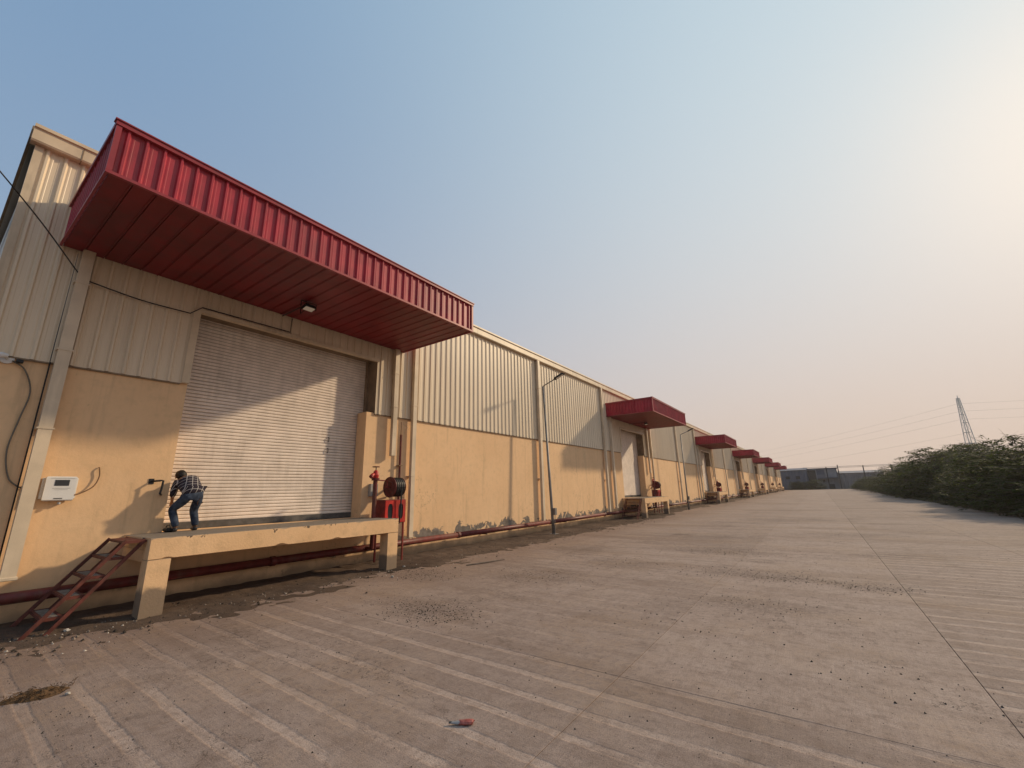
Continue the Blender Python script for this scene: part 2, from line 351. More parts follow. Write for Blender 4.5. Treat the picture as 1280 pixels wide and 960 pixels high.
# ------------------------------------------------------------------ ground, yard
g = MB(); S_ = 2500
g.add([(-S_, -S_, -0.03), (S_, -S_, -0.03), (S_, S_, -0.03), (-S_, S_, -0.03)], [(0, 1, 2, 3)])
g.build('ground', 'earth', kind='structure')
yard = MB().box(-10.34, 9.36, -9.05, 175.45, -0.028, -0.018).build('concrete_yard', 'earth', kind='structure', origin=(-7.56, -9.05, 0))
lanes = [-10.34, -7.56, -4.74, -1.92, 0.90, 3.72, 6.54, 9.36]
rs = random.Random(3)
slabm = {}
for li in range(7):
    x0, x1 = lanes[li], lanes[li+1]
    for r in range(41):
        y0 = 4.45+4.5*(r-3); wk = round(x1-x0, 3)
        if wk not in slabm:
            b = MB(); b.box(0.003, wk-0.003, 0.002, 4.498, -0.10, 0.0, 0.002)
            o = b.build('concrete_slab', 'concrete', yard, (x0, y0, 0)); slabm[wk] = o.data
            o.location = Vector((x0, y0, 0))-WL[yard]
            # mesh was built about the slab corner already
            me = o.data
            for v in me.vertices: v.co += Vector((x0, y0, 0))
        else:
            o = link('concrete_slab', slabm[wk], yard, (x0, y0, 0))
        yc = y0+2.2
        if li >= 4: s_ = 1.0 if li == 4 else 0.8
        elif li == 3: s_ = 0.95 if y0 < 4 else (0.10 if y0 < 24 else rs.choice((0.1, 0.5, 0.3)))
        elif li == 2: s_ = 0.9 if y0 < 4 else 0.35
        else: s_ = 0.9 if y0 < 4 else rs.uniform(0.15, 0.5)
        tone = 0.75 if (li == 3 and y0 > 4) else rs.uniform(0.0, 0.5)
        o.color = (s_, tone, rs.random(), 1)

# dirt verge along the wall
def verge(y0, y1, st):
    ny = int((y1-y0)/st); nx = 48; V = []; F = []
    for j in range(ny+1):
        for i in range(nx+1):
            x = WX+0.02+(3.5)*i/nx; y = y0+(y1-y0)*j/ny
            n1 = noise.noise(Vector((x*0.9, y*0.5, 1.3))); n2 = noise.noise(Vector((x*4, y*4, 2.1))); n3 = noise.noise(Vector((x*0.4, y*0.22, 7.7)))
            ed = -8.05+0.75*n1+0.5*n3-0.008*max(0, y-10)+0.40*noise.noise(Vector((x*2.6, y*2.6, 4.4)))+0.25*noise.noise(Vector((x*7, y*7, 5.5)))
            k = max(0.0, min(1.0, (ed-x)/0.9))
            zz = -0.012+0.030*k*(1+0.7*n2)+(0.006*n2 if k > 0 else -0.01)+0.02*k*k*(x < -9.6)
            V.append((x, y, zz))
    for j in range(ny):
        for i in range(nx):
            a = j*(nx+1)+i; F.append((a, a+1, a+nx+2, a+nx+1))
    return V, F
b = MB(); b.add(*verge(-4, 36, 0.07)); b.add(*verge(36, 172, 0.5))
b.build('dirt_verge', 'earth', kind='structure', smooth=True)
# leaf-strewn soil under the shrubs on the right
V = []; F = []; nx = 36; ny = 330
for j in range(ny+1):
    for i in range(nx+1):
        x = 5.6+6.5*i/nx; y = 14+165*(j/ny)**1.4
        n1 = noise.noise(Vector((x*0.8, y*0.35, 11.3))); n2 = noise.noise(Vector((x*3.5, y*3.0, 12.1)))
        ed = 7.35+0.006*y+0.8*n1+0.5*n2; k = max(0.0, min(1.0, (x-ed)/1.2))
        V.append((x, y, -0.02+0.075*k*(1+0.5*n2)))
for j in range(ny):
    for i in range(nx):
        a = j*(nx+1)+i; F.append((a, a+1, a+nx+2, a+nx+1))
MB().add(V, F).build('shrub_bed', 'earth', kind='structure', smooth=True)

# ------------------------------------------------------------------ warehouse
WH = thing('warehouse', (WX, Y0, 0), 'long cream and buff warehouse with red canopies running down the left side', 'warehouse')
b = MB(); ZM = 4.12
segs = [(Y0, 3.0)]
for k in range(NB): segs.append((7.35+P_*k, 3.0+P_*(k+1) if k < NB-1 else YE))
for (a0, a1) in segs: b.box(WX-0.42, WX, a0, a1, -0.2, ZM)
for k in range(NB): b.box(WX-0.42, WX, 3.0+P_*k, 7.35+P_*k, -0.2, 1.19)
b.build('plaster_wall', 'plaster', WH)
def ribsheet(width, pitch, z0, z1, rb, rt, rh, mid=0.0):
    nr = max(1, round(width/pitch)); p = width/nr; pr = [(0, 0)]
    for i in range(nr):
        c_ = (i+0.5)*p
        if mid: pr += [(i*p+0.03, 0), (i*p+p*0.16, mid), (i*p+p*0.24, mid), (i*p+p*0.30, 0)]
        pr += [(c_-rb/2, 0), (c_-rt/2, rh), (c_+rt/2, rh), (c_+rb/2, 0)]
        if mid: pr += [(i*p+p*0.70, 0), (i*p+p*0.76, mid), (i*p+p*0.84, mid), (i*p+p-0.03, 0)]
    pr.append((width, 0))
    return pr
def sheet_mesh(pr, z0, z1, mapf, thick=0.0):
    b = MB(); n = len(pr); P = [mapf(u, o, z0) for u, o in pr]+[mapf(u, o, z1) for u, o in pr]
    b.add(P, [(i, i+1, n+i+1, n+i) for i in range(n-1)])
    return b
CX = WX+0.045
cache = {}
def clad_sheet(y, wd, z0, z1):
    k = (round(wd, 3), z0, z1)
    if k not in cache:
        b = sheet_mesh(ribsheet(wd, 0.25, z0, z1, 0.075, 0.03, 0.032, 0.004), z0, z1, lambda u, o, z: (CX+o, y+u+0.0, z))
        o = b.build('cladding_sheet', 'clad', WH, (CX, y, 0)); cache[k] = o.data
    else: link('cladding_sheet', cache[k], WH, (CX, y, 0))
ZT = 8.0
for i in range(3): clad_sheet(Y0+i*2.75/3, 2.75/3, ZM-0.03, ZT)
for k in range(NB):
    for i in range(5): clad_sheet(3.0+P_*k+i*0.92, 0.92, 5.74, ZT)
    for i in range(19): clad_sheet(7.6+P_*k+i*(19.4/19), 19.4/19, ZM-0.03, ZT)
# screws on the near sheets
b = MB()
for zz in (4.22, 5.5, 6.75, 7.8):
    y = Y0+0.115
    while y < 3.0 or y < 24:
        if y < 2.9 or y > 7.7:
            b.box(CX+0.001, CX+0.012, y-0.012, y+0.012, zz-0.012, zz+0.012)
        y += 0.2292 if y < 2.9 else 0.2553
b.build('fasteners', 'darkbar', WH, kind='stuff')
# drip flashing under the cladding, its dark colour painting the overhang's shadow line
for (a0, a1) in [(Y0, 2.86)]+[(7.6+P_*k, 26.86+P_*k if k < NB-1 else YE) for k in range(NB)]:
    MB().box(WX-0.01, WX+0.05, a0, a1, ZM-0.055, ZM-0.032).build('drip_flashing', 'rust', WH)
# gutter sections
y = Y0-0.12; gm = None
while y < YE:
    if gm is None:
        b = MB(); prof = [(WX+0.02, 7.90), (WX+0.17, 7.90), (WX+0.19, 7.93), (WX+0.19, 8.15), (WX+0.225, 8.16), (WX+0.225, 8.22), (WX+0.20, 8.22), (WX+0.17, 8.20), (WX+0.02, 8.20)]
        b.prism(prof, 'y', y, y+5.99); o = b.build('gutter_section', 'trim', WH, (WX, y, 0)); gm = o.data
        MB().box(WX+0.015, WX+0.196, y+0.62, y+0.635, 7.893, 8.165).build('gutter_joint', 'rust', WH)
    else: link('gutter_section', gm, WH, (WX, y, 0))
    y += 6.0
# roof, gable end walls, back wall
b = MB()
b.add([(WX+0.1, Y0-0.1, 8.17), (WX+0.1, YE, 8.17), (-36, YE, 10.7), (-36, Y0-0.1, 10.7), (-61.7, Y0-0.1, 8.17), (-61.7, YE, 8.17)], [(0, 1, 2, 3), (3, 2, 5, 4)])
b.build('roof', 'roof', WH)
for ye, s_ in ((Y0+0.02, -1), (YE-0.02, 1)):
    b = MB(); q = 0.01*s_
    b.add([(WX-0.425, ye, 0), (WX-0.425, ye, 8.1), (-36, ye, 10.6), (-61, ye, 8.1), (-61, ye, 0)], [(0, 1, 2, 3, 4)])
    b.build('end_wall', 'clad', WH)
MB().box(-61.2, -61, Y0, YE, 0, 8.1).build('rear_wall', 'clad', WH)
MB().box(WX-0.05, WX+0.075, Y0-0.05, Y0+0.055, ZM, 7.89).build('corner_flashing', 'trim', WH)
MB().box(WX+0.04, WX-6.0, Y0-0.14, Y0-0.10, 8.02, 8.26).build('verge_trim', 'rust', WH)

# canopy
def make_canopy():
    y0, y1, x0, x1, z0, z1 = 0.78, 8.52, WX+0.08, -7.30, 6.20, 7.06
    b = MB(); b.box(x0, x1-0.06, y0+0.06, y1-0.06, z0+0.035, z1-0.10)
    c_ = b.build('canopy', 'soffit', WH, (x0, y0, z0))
    # fascia sheets
    n = 9; wd = (y1-y0-0.08)/n; me = None
    pr = ribsheet(wd, 0.215, 0, 1, 0.062, 0.026, 0.034, 0.003)
    for i in range(n):
        ys = y0+0.04+i*wd
        if me is None:
            o = sheet_mesh(pr, z0+0.02, z1-0.06, lambda u, o, z: (x1-0.055+o, ys+u, z)).build('fascia_sheet', 'red', c_, (x1, ys, z0)); me = o.data
        else: link('fascia_sheet', me, c_, (x1, ys, z0))
    for ye, s_ in ((y0+0.05, -1), (y1-0.05, 1)):
        n = 3; wd = (x1-x0-0.06)/n; me = None; pr2 = ribsheet(wd, 0.215, 0, 1, 0.062, 0.026, 0.034, 0.007)
        for i in range(n):
            xs = x0+i*wd
            if me is None:
                o = sheet_mesh(pr2, z0+0.02, z1-0.06, lambda u, o, z: (xs+u, ye+s_*o, z)).build('side_sheet', 'red', c_, (xs, ye, z0)); me = o.data
            else: link('side_sheet', me, c_, (xs, ye, z0))
    # trims: top cap, drip angle, corners
    MB().box(x1-0.07, x1+0.012, y0-0.012, y1+0.012, z1-0.085, z1-0.02).box(x1-0.09, x1+0.03, y0-0.03, y1+0.03, z1-0.019, z1).build('top_trim', 'redtrim', c_)
    for ye, s_ in ((y0, 1), (y1, -1)):
        a, bb = sorted((ye-s_*0.012, ye+s_*0.07)); MB().box(x0, x1-0.0905, a, bb, z1-0.085, z1-0.003).build('side_top_trim', 'redtrim', c_)
        a, bb = sorted((ye-s_*0.004, ye+s_*0.03)); MB().box(x0, x1-0.055, a, bb, z0-0.012, z0+0.032).build('side_drip_trim', 'redtrim', c_)
        a, bb = sorted((ye-s_*0.003, ye+s_*0.06)); MB().box(x1-0.05, x1-0.003, a, bb, z0+0.034, z1-0.087).build('corner_trim', 'redtrim', c_)
    MB().box(x1-0.05, x1, y0-0.004, y1+0.004, z0-0.014, z0+0.030).build('drip_trim', 'redtrim', c_)
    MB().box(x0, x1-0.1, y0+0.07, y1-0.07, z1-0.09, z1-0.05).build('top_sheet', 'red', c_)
    # soffit panels, each with a raised rib on one edge
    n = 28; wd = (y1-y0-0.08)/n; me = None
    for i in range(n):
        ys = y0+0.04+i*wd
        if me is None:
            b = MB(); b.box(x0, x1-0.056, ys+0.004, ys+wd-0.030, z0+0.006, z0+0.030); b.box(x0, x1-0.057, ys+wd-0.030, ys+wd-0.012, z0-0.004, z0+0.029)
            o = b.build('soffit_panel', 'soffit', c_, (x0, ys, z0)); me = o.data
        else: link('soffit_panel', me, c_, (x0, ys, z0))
    return c_
CAN = make_canopy(); CAN['label'] = 'red ribbed canopy over the nearest loading door'

# roller shutter
def shutter_profile(z):
    return [(-0.014, z), (-0.001, z+0.006), (0.004, z+0.018), (0.004, z+0.052), (-0.001, z+0.065), (-0.013, z+0.0715)]
def make_shutter(single):
    sx = WX-0.46; y0, y1 = 2.82, 7.62
    s_ = MB().box(sx-0.10, sx+0.10, 7.545, 7.60, 1.20, 5.74).build('roller_shutter', 'rust', WH, (sx, y0, 1.2))
    MB().box(sx-0.03, sx+0.05, 2.80, 2.86, 1.20, 5.72).build('guide_rail', 'rust', s_)
    MB().box(sx-0.02, sx+0.025, y0+0.05, y1-0.08, 1.195, 1.325).build('bottom_bar', 'darkbar', s_)
    z = 1.325; me = None; big = MB()
    while z < 5.78:
        pr = shutter_profile(z); n = len(pr)
        P = [(sx+u, y0+0.05, v) for u, v in pr]+[(sx+u, y1-0.075, v) for u, v in pr]
        F = [(i, i+1, n+i+1, n+i) for i in range(n-1)]
        if single:
            if me is None: o = MB().add(P, F).build('slat', 'slat', s_, (sx, y0, z)); me = o.data
            else: link('slat', me, s_, (sx, y0, z))
        else: big.add(P, F)
        z += 0.077
    if not single: big.build('slat_curtain', 'slat', s_)
    MB().box(sx-0.06, sx-0.045, y0, y1, 1.2, 5.8).build('backing_sheet', 'darkbar', s_)
    if single:
        for zz in (2.92, 3.22): MB().tube([(sx+0.01, 6.50, zz), (sx+0.05, 6.50, zz+0.01), (sx+0.05, 6.50, zz+0.11), (sx+0.01, 6.50, zz+0.12)], 0.011, 6).build('pull_handle', 'darkbar', s_)
    return s_
SH1 = make_shutter(True); SH2 = make_shutter(False)
for o in [SH2]:
    o.location.y += P_; WL[o] = WL[o]+Vector((0, P_, 0))
# door frame flashings and reveals
def make_frame():
    fr = MB().box(WX-0.005, WX+0.10, 2.87, 3.0, ZM-0.02, 5.76).box(WX-0.005, WX+0.10, 3.003, 7.62, 5.67, 5.76)
    f = fr.build('door_flashing', 'trim', WH, (WX, 2.85, ZM))
    MB().box(WX-0.60, WX+0.044, 7.602, 7.64, ZM+0.003, 5.74).build('jamb_reveal', 'rust', f)
    MB().box(WX-0.55, WX+0.0, 2.86, 2.90, ZM+0.003, 5.74).build('jamb_reveal', 'rust', f)
    MB().box(WX-0.60, WX-0.006, 2.9, 7.6, 5.742, 5.78).build('head_reveal', 'rust', f)
    return f
FR = make_frame()

# downpipes
def downpipe(y, z0, z1, wd, brackets, shoe=False):
    b = MB(); b.box(WX+0.10, WX+0.10+wd*0.75, y-wd/2, y+wd/2, z0, z1, 0.012)
    if shoe: b.box(WX+0.09, WX+0.11+wd*0.8, y-wd*0.6, y+wd*0.6, z0, z0+0.05, 0.008)
    d = b.build('downpipe', 'pipe', WH, (WX, y, z0))
    for zz in brackets: MB().box(WX+0.0, WX+0.11+wd*0.75, y-wd*0.62, y+wd*0.62, zz, zz+0.025).build('pipe_bracket', 'pipe', d)
    return d
DP = [downpipe(1.15, 0.66, 6.215, 0.165, (2.95, 4.3, 5.55), True), downpipe(8.22, 2.88, 6.215, 0.15, (4.35, 5.4)),
      downpipe(9.0, 0.52, 7.9, 0.15, (2.3, 4.5, 6.5)), downpipe(16.65, 0.46, 7.9, 0.16, (2.3, 4.5, 6.5)), downpipe(24.05, 0.46, 7.9, 0.16, (2.3, 4.5, 6.5))]

# ------------------------------------------------------------------ loading dock, stair, hydrant set
def make_dock(lab):
    d = thing('loading_dock', (WX, 2.45, 0), lab, 'loading dock', 'concrete loading docks along the warehouse')
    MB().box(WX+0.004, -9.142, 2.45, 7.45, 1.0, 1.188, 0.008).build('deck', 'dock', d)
    b = MB(); ns = 150; P = []
    for i in range(ns+1):
        y = 2.452+4.996*i/ns
        c1 = 0.010+0.030*max(0, noise.noise(Vector((y*5.1, 3.2, 0)))-0.22)*2+0.045*max(0, noise.noise(Vector((y*2.3, 9.1, 0)))-0.42)*2
        c2 = 0.008+0.040*max(0, noise.noise(Vector((y*4.1, 6.6, 2)))-0.30)*2
        jx = 0.0015*noise.noise(Vector((y*3, 0, 5)))
        P += [(-9.14, y, 0.86), (-8.872-c2+jx, y, 0.86), (-8.872+jx, y, 0.86+c2*0.8), (-8.872+jx, y, 1.19-c1*0.8), (-8.872-c1+jx, y, 1.19), (-9.14, y, 1.19)]
    F = [(6*i+k, 6*i+(k+1) % 6, 6*i+6+(k+1) % 6, 6*i+6+k) for i in range(ns) for k in range(6)]+[(5, 4, 3, 2, 1, 0), tuple(6*ns+k for k in range(6))]
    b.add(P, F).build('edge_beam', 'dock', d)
    for (a0, a1) in ((2.455, 2.76), (7.14, 7.445)):
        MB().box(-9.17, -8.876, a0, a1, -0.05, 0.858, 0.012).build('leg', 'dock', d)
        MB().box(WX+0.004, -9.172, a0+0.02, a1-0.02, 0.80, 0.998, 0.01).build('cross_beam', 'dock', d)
    return d
DOCK = make_dock('worn buff concrete loading dock with a man standing on it, at the nearest shutter')

def make_stair(lab):
    s_ = thing('steel_stair', (-9.55, 1.3, 0), lab, 'steps', 'red steel steps beside the docks')
    for x in (-9.98, -9.06):
        for dy in (0.0, 0.235):
            MB().bar((x, 1.27+dy, 0.0), (x, 2.19+dy, 1.17 if dy == 0 else 1.17), 0.036, 0.048).build('stringer', 'stair', s_)
    MB().box(-10.0, -9.04, 2.17, 2.445, 1.13, 1.165).build('landing_plate', 'stair', s_)
    for z in (0.20, 0.44, 0.68, 0.92):
        yf = 1.27+z*0.786; yb = yf+0.235
        b = MB(); b.box(-9.955, -9.085, yf+0.01, yf+0.045, z-0.02, z+0.02); b.box(-9.955, -9.085, yb-0.045, yb-0.01, z-0.02, z+0.02)
        b.box(-9.118, -9.084, yf+0.046, yb-0.046, z-0.02, z+0.02).box(-9.956, -9.93, yf+0.046, yb-0.046, z-0.02, z+0.02)
        tr = b.build('tread', 'stair', s_)
        q = MB()
        for i in range(13):
            xx = -9.90+i*0.0605; q.box(xx, xx+0.022, yf+0.046, yb-0.046, z-0.008, z+0.017)
        q.build('grating', 'grate', tr)
    return s_
STAIR = make_stair('rusty red steel steps with grated treads leading up to the nearest dock')

def make_hydrant(lab):
    X, Y = -9.78, 7.36
    h_ = thing('fire_hydrant', (X, Y, 0.42), lab, 'fire hydrant', 'red fire hydrants beside the docks')
    MB().tube([(X, Y, 0.42), (X, Y, 2.18)], 0.058, 14).tube([(X-0.30, Y, 0.42), (X, Y, 0.42)], 0.05, 12).build('riser', 'firepipe', h_, smooth=False)
    MB().tube([(X, Y, 2.16), (X, Y, 2.19)], 0.105, 16).tube([(X, Y, 2.195), (X, Y, 2.22)], 0.105, 16).tube([(X, Y, 0.95), (X, Y, 0.99)], 0.10, 16).build('flange', 'firepipe', h_)
    MB().tube([(X, Y, 2.22), (X, Y, 2.30), (X, Y, 2.40), (X, Y, 2.43)], [0.075, 0.085, 0.06, 0.03], 12).build('valve_body', 'firered', h_)
    MB().tube([(X, Y, 2.43), (X, Y, 2.52)], 0.014, 8).build('spindle', 'darkbar', h_)
    wb = MB(); pts = [(X+0.09*math.cos(a*math.pi/6), Y+0.09*math.sin(a*math.pi/6), 2.52) for a in range(13)]
    wb.tube(pts, 0.013, 6); wb.tube([(X-0.09, Y, 2.52), (X+0.09, Y, 2.52)], 0.009, 6); wb.tube([(X, Y-0.09, 2.52), (X, Y+0.09, 2.52)], 0.009, 6)
    wb.build('hand_wheel', 'firepipe', h_)
    MB().tube([(X, Y-0.05, 2.31), (X+0.04, Y-0.13, 2.31), (X+0.06, Y-0.18, 2.26)], [0.045, 0.042, 0.05], 10).build('outlet', 'firered', h_)
    MB().tube([(X+0.06, Y-0.17, 2.272), (X+0.068, Y-0.20, 2.24)], 0.058, 12).build('outlet_cap', 'darkred', h_)
    return h_
HYD = make_hydrant('dark red fire hydrant riser with hand wheel at the end of the nearest dock')
def make_reel(lab):
    X, Y, Z = -9.78, 8.02, 1.98
    r_ = thing('hose_reel', (X, Y, Z-0.3), lab, 'hose reel', 'hose reels beside the docks')
    def disc(y0, y1, rad, name, mat, n=24): return MB().tube([(X, y0, Z), (X, y1, Z)], rad, n).build(name, mat, r_)
    b = MB()
    for rr in (0.27, 0.14):
        b.tube([(X+rr*math.cos(a*math.pi/12), Y-0.17, Z+rr*math.sin(a*math.pi/12)) for a in range(25)], 0.016, 6)
    b.tube([(X, Y-0.172, Z), (X, Y-0.160, Z)], 0.262, 24)
    b.build('drum_side', 'firepipe', r_)
    b = MB()
    for i in range(9):
        yy = Y-0.12+i*0.034; rr = 0.235+0.012*(i % 2)
        b.tube([(X+rr*math.cos(a*math.pi/12), yy+0.012*a/24, Z+rr*math.sin(a*math.pi/12)) for a in range(25)], 0.021, 6)
    b.tube([(X, Y-0.15, Z), (X, Y+0.17, Z)], 0.215, 20)
    b.build('hose', 'black', r_)
    MB().tube([(X, Y+0.175, Z), (X, Y+0.19, Z)], 0.262, 24).build('drum_side', 'firepipe', r_)
    MB().tube([(X, Y-0.30, Z), (X, Y+0.24, Z)], 0.022, 8).tube([(X, Y-0.24, Z+0.02), (X-0.05, Y-0.24, Z+0.17), (X, Y-0.60, Z+0.19)], 0.018, 8).build('feed_pipe', 'darkred', r_)
    MB().bar((WX+0.01, Y+0.22, Z), (X+0.04, Y+0.22, Z), 0.05, 0.05).bar((WX+0.03, Y+0.22, Z-0.25), (X-0.2, Y+0.22, Z), 0.04, 0.04).build('wall_bracket', 'darkred', r_)
    MB().tube([(X+0.24, Y+0.05, Z-0.05), (X+0.26, Y+0.03, Z-0.35), (X+0.25, Y+0.02, Z-0.75), (X+0.20, Y+0.03, Z-0.98)], 0.021, 8).build('hose_tail', 'black', r_)
    return r_
REEL = make_reel('dark red hose reel wound with black hose above the nearest dock end')
def make_cabinet(lab):
    X0, X1, Y0_, Y1_, Z0, Z1 = -10.02, -9.62, 7.58, 8.30, 1.02, 1.64
    c_ = thing('hose_cabinet', ((X0+X1)/2, (Y0_+Y1_)/2, 0), lab, 'hose cabinet', 'red hose cabinets beside the docks')
    MB().box(X0, X1, Y0_, Y1_, Z0, Z1, 0.012).build('body', 'darkred', c_)
    for i in range(2):
        a0 = Y0_+0.012+i*0.355; a1 = a0+0.34; zc0, zc1 = Z0+0.02, Z1-0.02
        # door leaf with an oval window opening
        nn = 24; outer = []; inner = []
        cy, cz = (a0+a1)/2, (zc0+zc1)/2
        for k in range(nn):
            a = 2*math.pi*k/nn; dy, dz = math.cos(a), math.sin(a)
            s1 = min((a1-a0)/2/max(1e-6, abs(dy)), (zc1-zc0)/2/max(1e-6, abs(dz))); outer.append((cy+dy*s1, cz+dz*s1))
            iy, iz = 0.085, 0.205
            q = (abs(dy/iy)**3.2+abs(dz/iz)**3.2)**(-1/3.2); inner.append((cy+dy*q, cz+dz*q))
        P = [(X1+0.022, y, z) for y, z in outer]+[(X1+0.022, y, z) for y, z in inner]+[(X1+0.002, y, z) for y, z in outer]+[(X1+0.002, y, z) for y, z in inner]
        F = []
        for k in range(nn):
            k2 = (k+1) % nn; F += [(k, k2, nn+k2, nn+k), (2*nn+k, 2*nn+k2, k2, k), (nn+k, nn+k2, 3*nn+k2, 3*nn+k)]
        d = MB().add(P, F).build('door', 'firered', c_)
        MB().box(X1+0.003, X1+0.008, cy-0.095, cy+0.095, cz-0.215, cz+0.215).build('window', 'screen', d)
    for (px, py) in ((X0+0.03, Y0_+0.04), (X1-0.03, Y0_+0.04), (X0+0.03, Y1_-0.04), (X1-0.03, Y1_-0.04)):
        MB().box(px-0.02, px+0.02, py-0.02, py+0.02, -0.02, Z0-0.002).build('leg', 'darkred', c_)
    return c_
CAB = make_cabinet('red steel hose cabinet with two oval windows beside the nearest hydrant')
JB = thing('junction_box', (WX, 7.62, 1.75), 'small grey electrical junction box on the wall between hydrant and hose reel', 'junction box')
MB().box(WX+0.005, WX+0.12, 7.56, 7.80, 1.74, 2.08, 0.01).build('enclosure', 'greybox', JB)
for zz in (1.83, 1.97): MB().tube([(WX+0.12, 7.70, zz), (WX+0.14, 7.70, zz)], 0.022, 10).build('knob', 'black', JB)
# thin brown pipes behind the hydrant set
TP = thing('sprinkler_pipe', (WX+0.09, 8.56, 0.4), 'thin dark brown vertical pipe with coupling between the two cream downpipes', 'pipe')
MB().tube([(WX+0.10, 8.56, 0.42), (WX+0.10, 8.56, 3.55)], 0.032, 8).build('pipe', 'firepipe', TP)
MB().tube([(WX+0.10, 8.56, 3.55), (WX+0.10, 8.56, 3.95)], 0.014, 6).build('rod', 'copper', TP)
for zz in (1.5, 2.6): MB().box(WX+0.0, WX+0.15, 8.50, 8.62, zz, zz+0.03).build('clamp', 'copper', TP)

# bays two to seven
index_tree()
for k in range(1, NB):
    c_ = copy_tree(CAN, P_*k, WH); c_['label'] = 'red ribbed canopy over the %s loading door' % ORD[k]
    copy_tree(FR, P_*k, WH)
    if k > 1: copy_tree(SH2, P_*(k-1), WH)
    for d in DP: copy_tree(d, P_*k, WH)
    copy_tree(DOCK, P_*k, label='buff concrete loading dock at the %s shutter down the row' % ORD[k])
    copy_tree(HYD, P_*k, label='dark red hydrant riser at the %s dock down the row' % ORD[k])
    copy_tree(REEL, P_*k, label='round dark red hose reel at the %s dock down the row' % ORD[k])
    if k < 5: copy_tree(CAB, P_*k, label='small red hose cabinet at the %s dock down the row' % ORD[k])
    if k < 4: copy_tree(STAIR, P_*k, label='dark steel steps at the %s dock down the row' % ORD[k])

# fire main along the wall
FM = thing('fire_main', (WX+0.27, -1.0, 0.42), 'long maroon fire main pipe running low along the foot of the warehouse wall', 'pipe')
y = -1.0; pm = None; bk = None; cpm = None
while y < YE:
    if pm is None:
        o = MB().tube([(WX+0.27, y+0.01, 0.42), (WX+0.27, y+5.99, 0.42)], 0.085, 14).build('pipe_length', 'firepipe', FM, (WX+0.27, y, 0.42), smooth=True); pm = o.data
        o = MB().tube([(WX+0.27, y-0.05, 0.42), (WX+0.27, y+0.05, 0.42)], 0.102, 14).build('coupling', 'firepipe', FM, (WX+0.27, y, 0.42)); cpm = o.data
        o = MB().box(WX+0.002, WX+0.30, y+1.47, y+1.52, 0.30, 0.333).build('support', 'rust', FM, (WX+0.27, y, 0.42)); bk = o.data
    else:
        link('pipe_length', pm, FM, (WX+0.27, y, 0.42)); link('coupling', cpm, FM, (WX+0.27, y, 0.42)); link('support', bk, FM, (WX+0.27, y, 0.42))
    y += 6.0

# ------------------------------------------------------------------ small fittings near the camera
def floodlight(y, lab):
    X, Z = -9.04, 6.19
    f = thing('floodlight', (X, y, Z), lab, 'floodlight', 'floodlights under the canopies')
    b = MB(); b.box(-0.12, 0.12, -0.16, 0.16, -0.035, 0.045, 0.012)
    for i in range(6): b.box(-0.10+i*0.036, -0.09+i*0.036, -0.14, 0.14, 0.045, 0.085)
    mt = Matrix.Translation((X, y, Z-0.15)) @ Matrix.Rotation(R(-12), 4, 'Y') @ Matrix.Scale(0.78, 4)
    b.v = [tuple(mt @ Vector(p)) for p in b.v]; b.build('housing', 'black', f)
    b = MB(); b.box(-0.10, 0.10, -0.14, 0.14, -0.042, -0.036); b.v = [tuple(mt @ Vector(p)) for p in b.v]; b.build('lens', 'lens', f)
    MB().tube([(X-0.02, y-0.18, Z-0.16), (X-0.02, y-0.18, Z-0.01), (X-0.02, y+0.18, Z-0.01), (X-0.02, y+0.18, Z-0.16)], 0.012, 6).build('bracket', 'black', f)
    MB().tube([(X-0.03, y, Z-0.03), (X-0.45, y-0.01, Z-0.035), (WX+0.12, y-0.02, Z-0.035)], 0.013, 6).tube([(X-0.1, y-0.05, Z-0.2), (X-0.20, y-0.08, Z-0.26), (X-0.28, y-0.05, Z-0.15), (X-0.3, y-0.02, Z-0.04)], 0.009, 6).build('cable', 'black', f)
    return f
floodlight(4.68, 'black floodlight with pale lens under the nearest red canopy')
floodlight(4.68+P_, 'small floodlight under the second red canopy')

MBX = thing('control_box', (WX, 1.54, 1.79), 'white wall-mounted control box with small dark display beside the downpipe', 'control box')
MB().box(WX+0.005, WX+0.035, 1.28, 1.70, 1.84, 2.18, 0.01).build('back_plate', 'white', MBX)
bd = MB().box(WX+0.036, WX+0.13, 1.31, 1.67, 1.81, 2.20, 0.016).build('housing', 'white', MBX)
MB().box(WX+0.126, WX+0.134, 1.415, 1.585, 2.05, 2.145).build('display', 'screen', bd)
MB().box(WX+0.1305, WX+0.1325, 1.40, 1.61, 2.008, 2.015).build('print_line', 'greybox', bd)
MB().box(WX+0.1305, WX+0.1325, 1.42, 1.58, 1.985, 1.990).build('print_line', 'greybox', bd)
MB().box(WX+0.1305, WX+0.1335, 1.44, 1.54, 1.84, 1.855).build('badge', 'darkbar', bd)
MB().box(WX+0.1305, WX+0.1325, 1.36, 1.64, 2.17, 2.175).build('lid_seam', 'greybox', bd)
MB().tube([(WX+0.10, 1.52, 1.79), (WX+0.10, 1.52, 1.755)], 0.02, 8).build('gland', 'greybox', MBX)
def wire_thing(name, pts, r, mat, lab, cat, n=6, group=None):
    o = MB().tube(pts, r, n).build(name, mat, origin=pts[0], smooth=True); return tag(o, lab, cat, group)
def smooth_pts(pts, k=6):
    pts = [Vector(p) for p in pts]; out = []
    for i in range(len(pts)-1):
        p0 = pts[max(i-1, 0)]; p1 = pts[i]; p2 = pts[i+1]; p3 = pts[min(i+2, len(pts)-1)]
        for j in range(k):
            t_ = j/k; out.append(0.5*((2*p1)+(p2-p0)*t_+(2*p0-5*p1+4*p2-p3)*t_*t_+(3*p1-p0-3*p2+p3)*t_**3))
    out.append(pts[-1]); return out
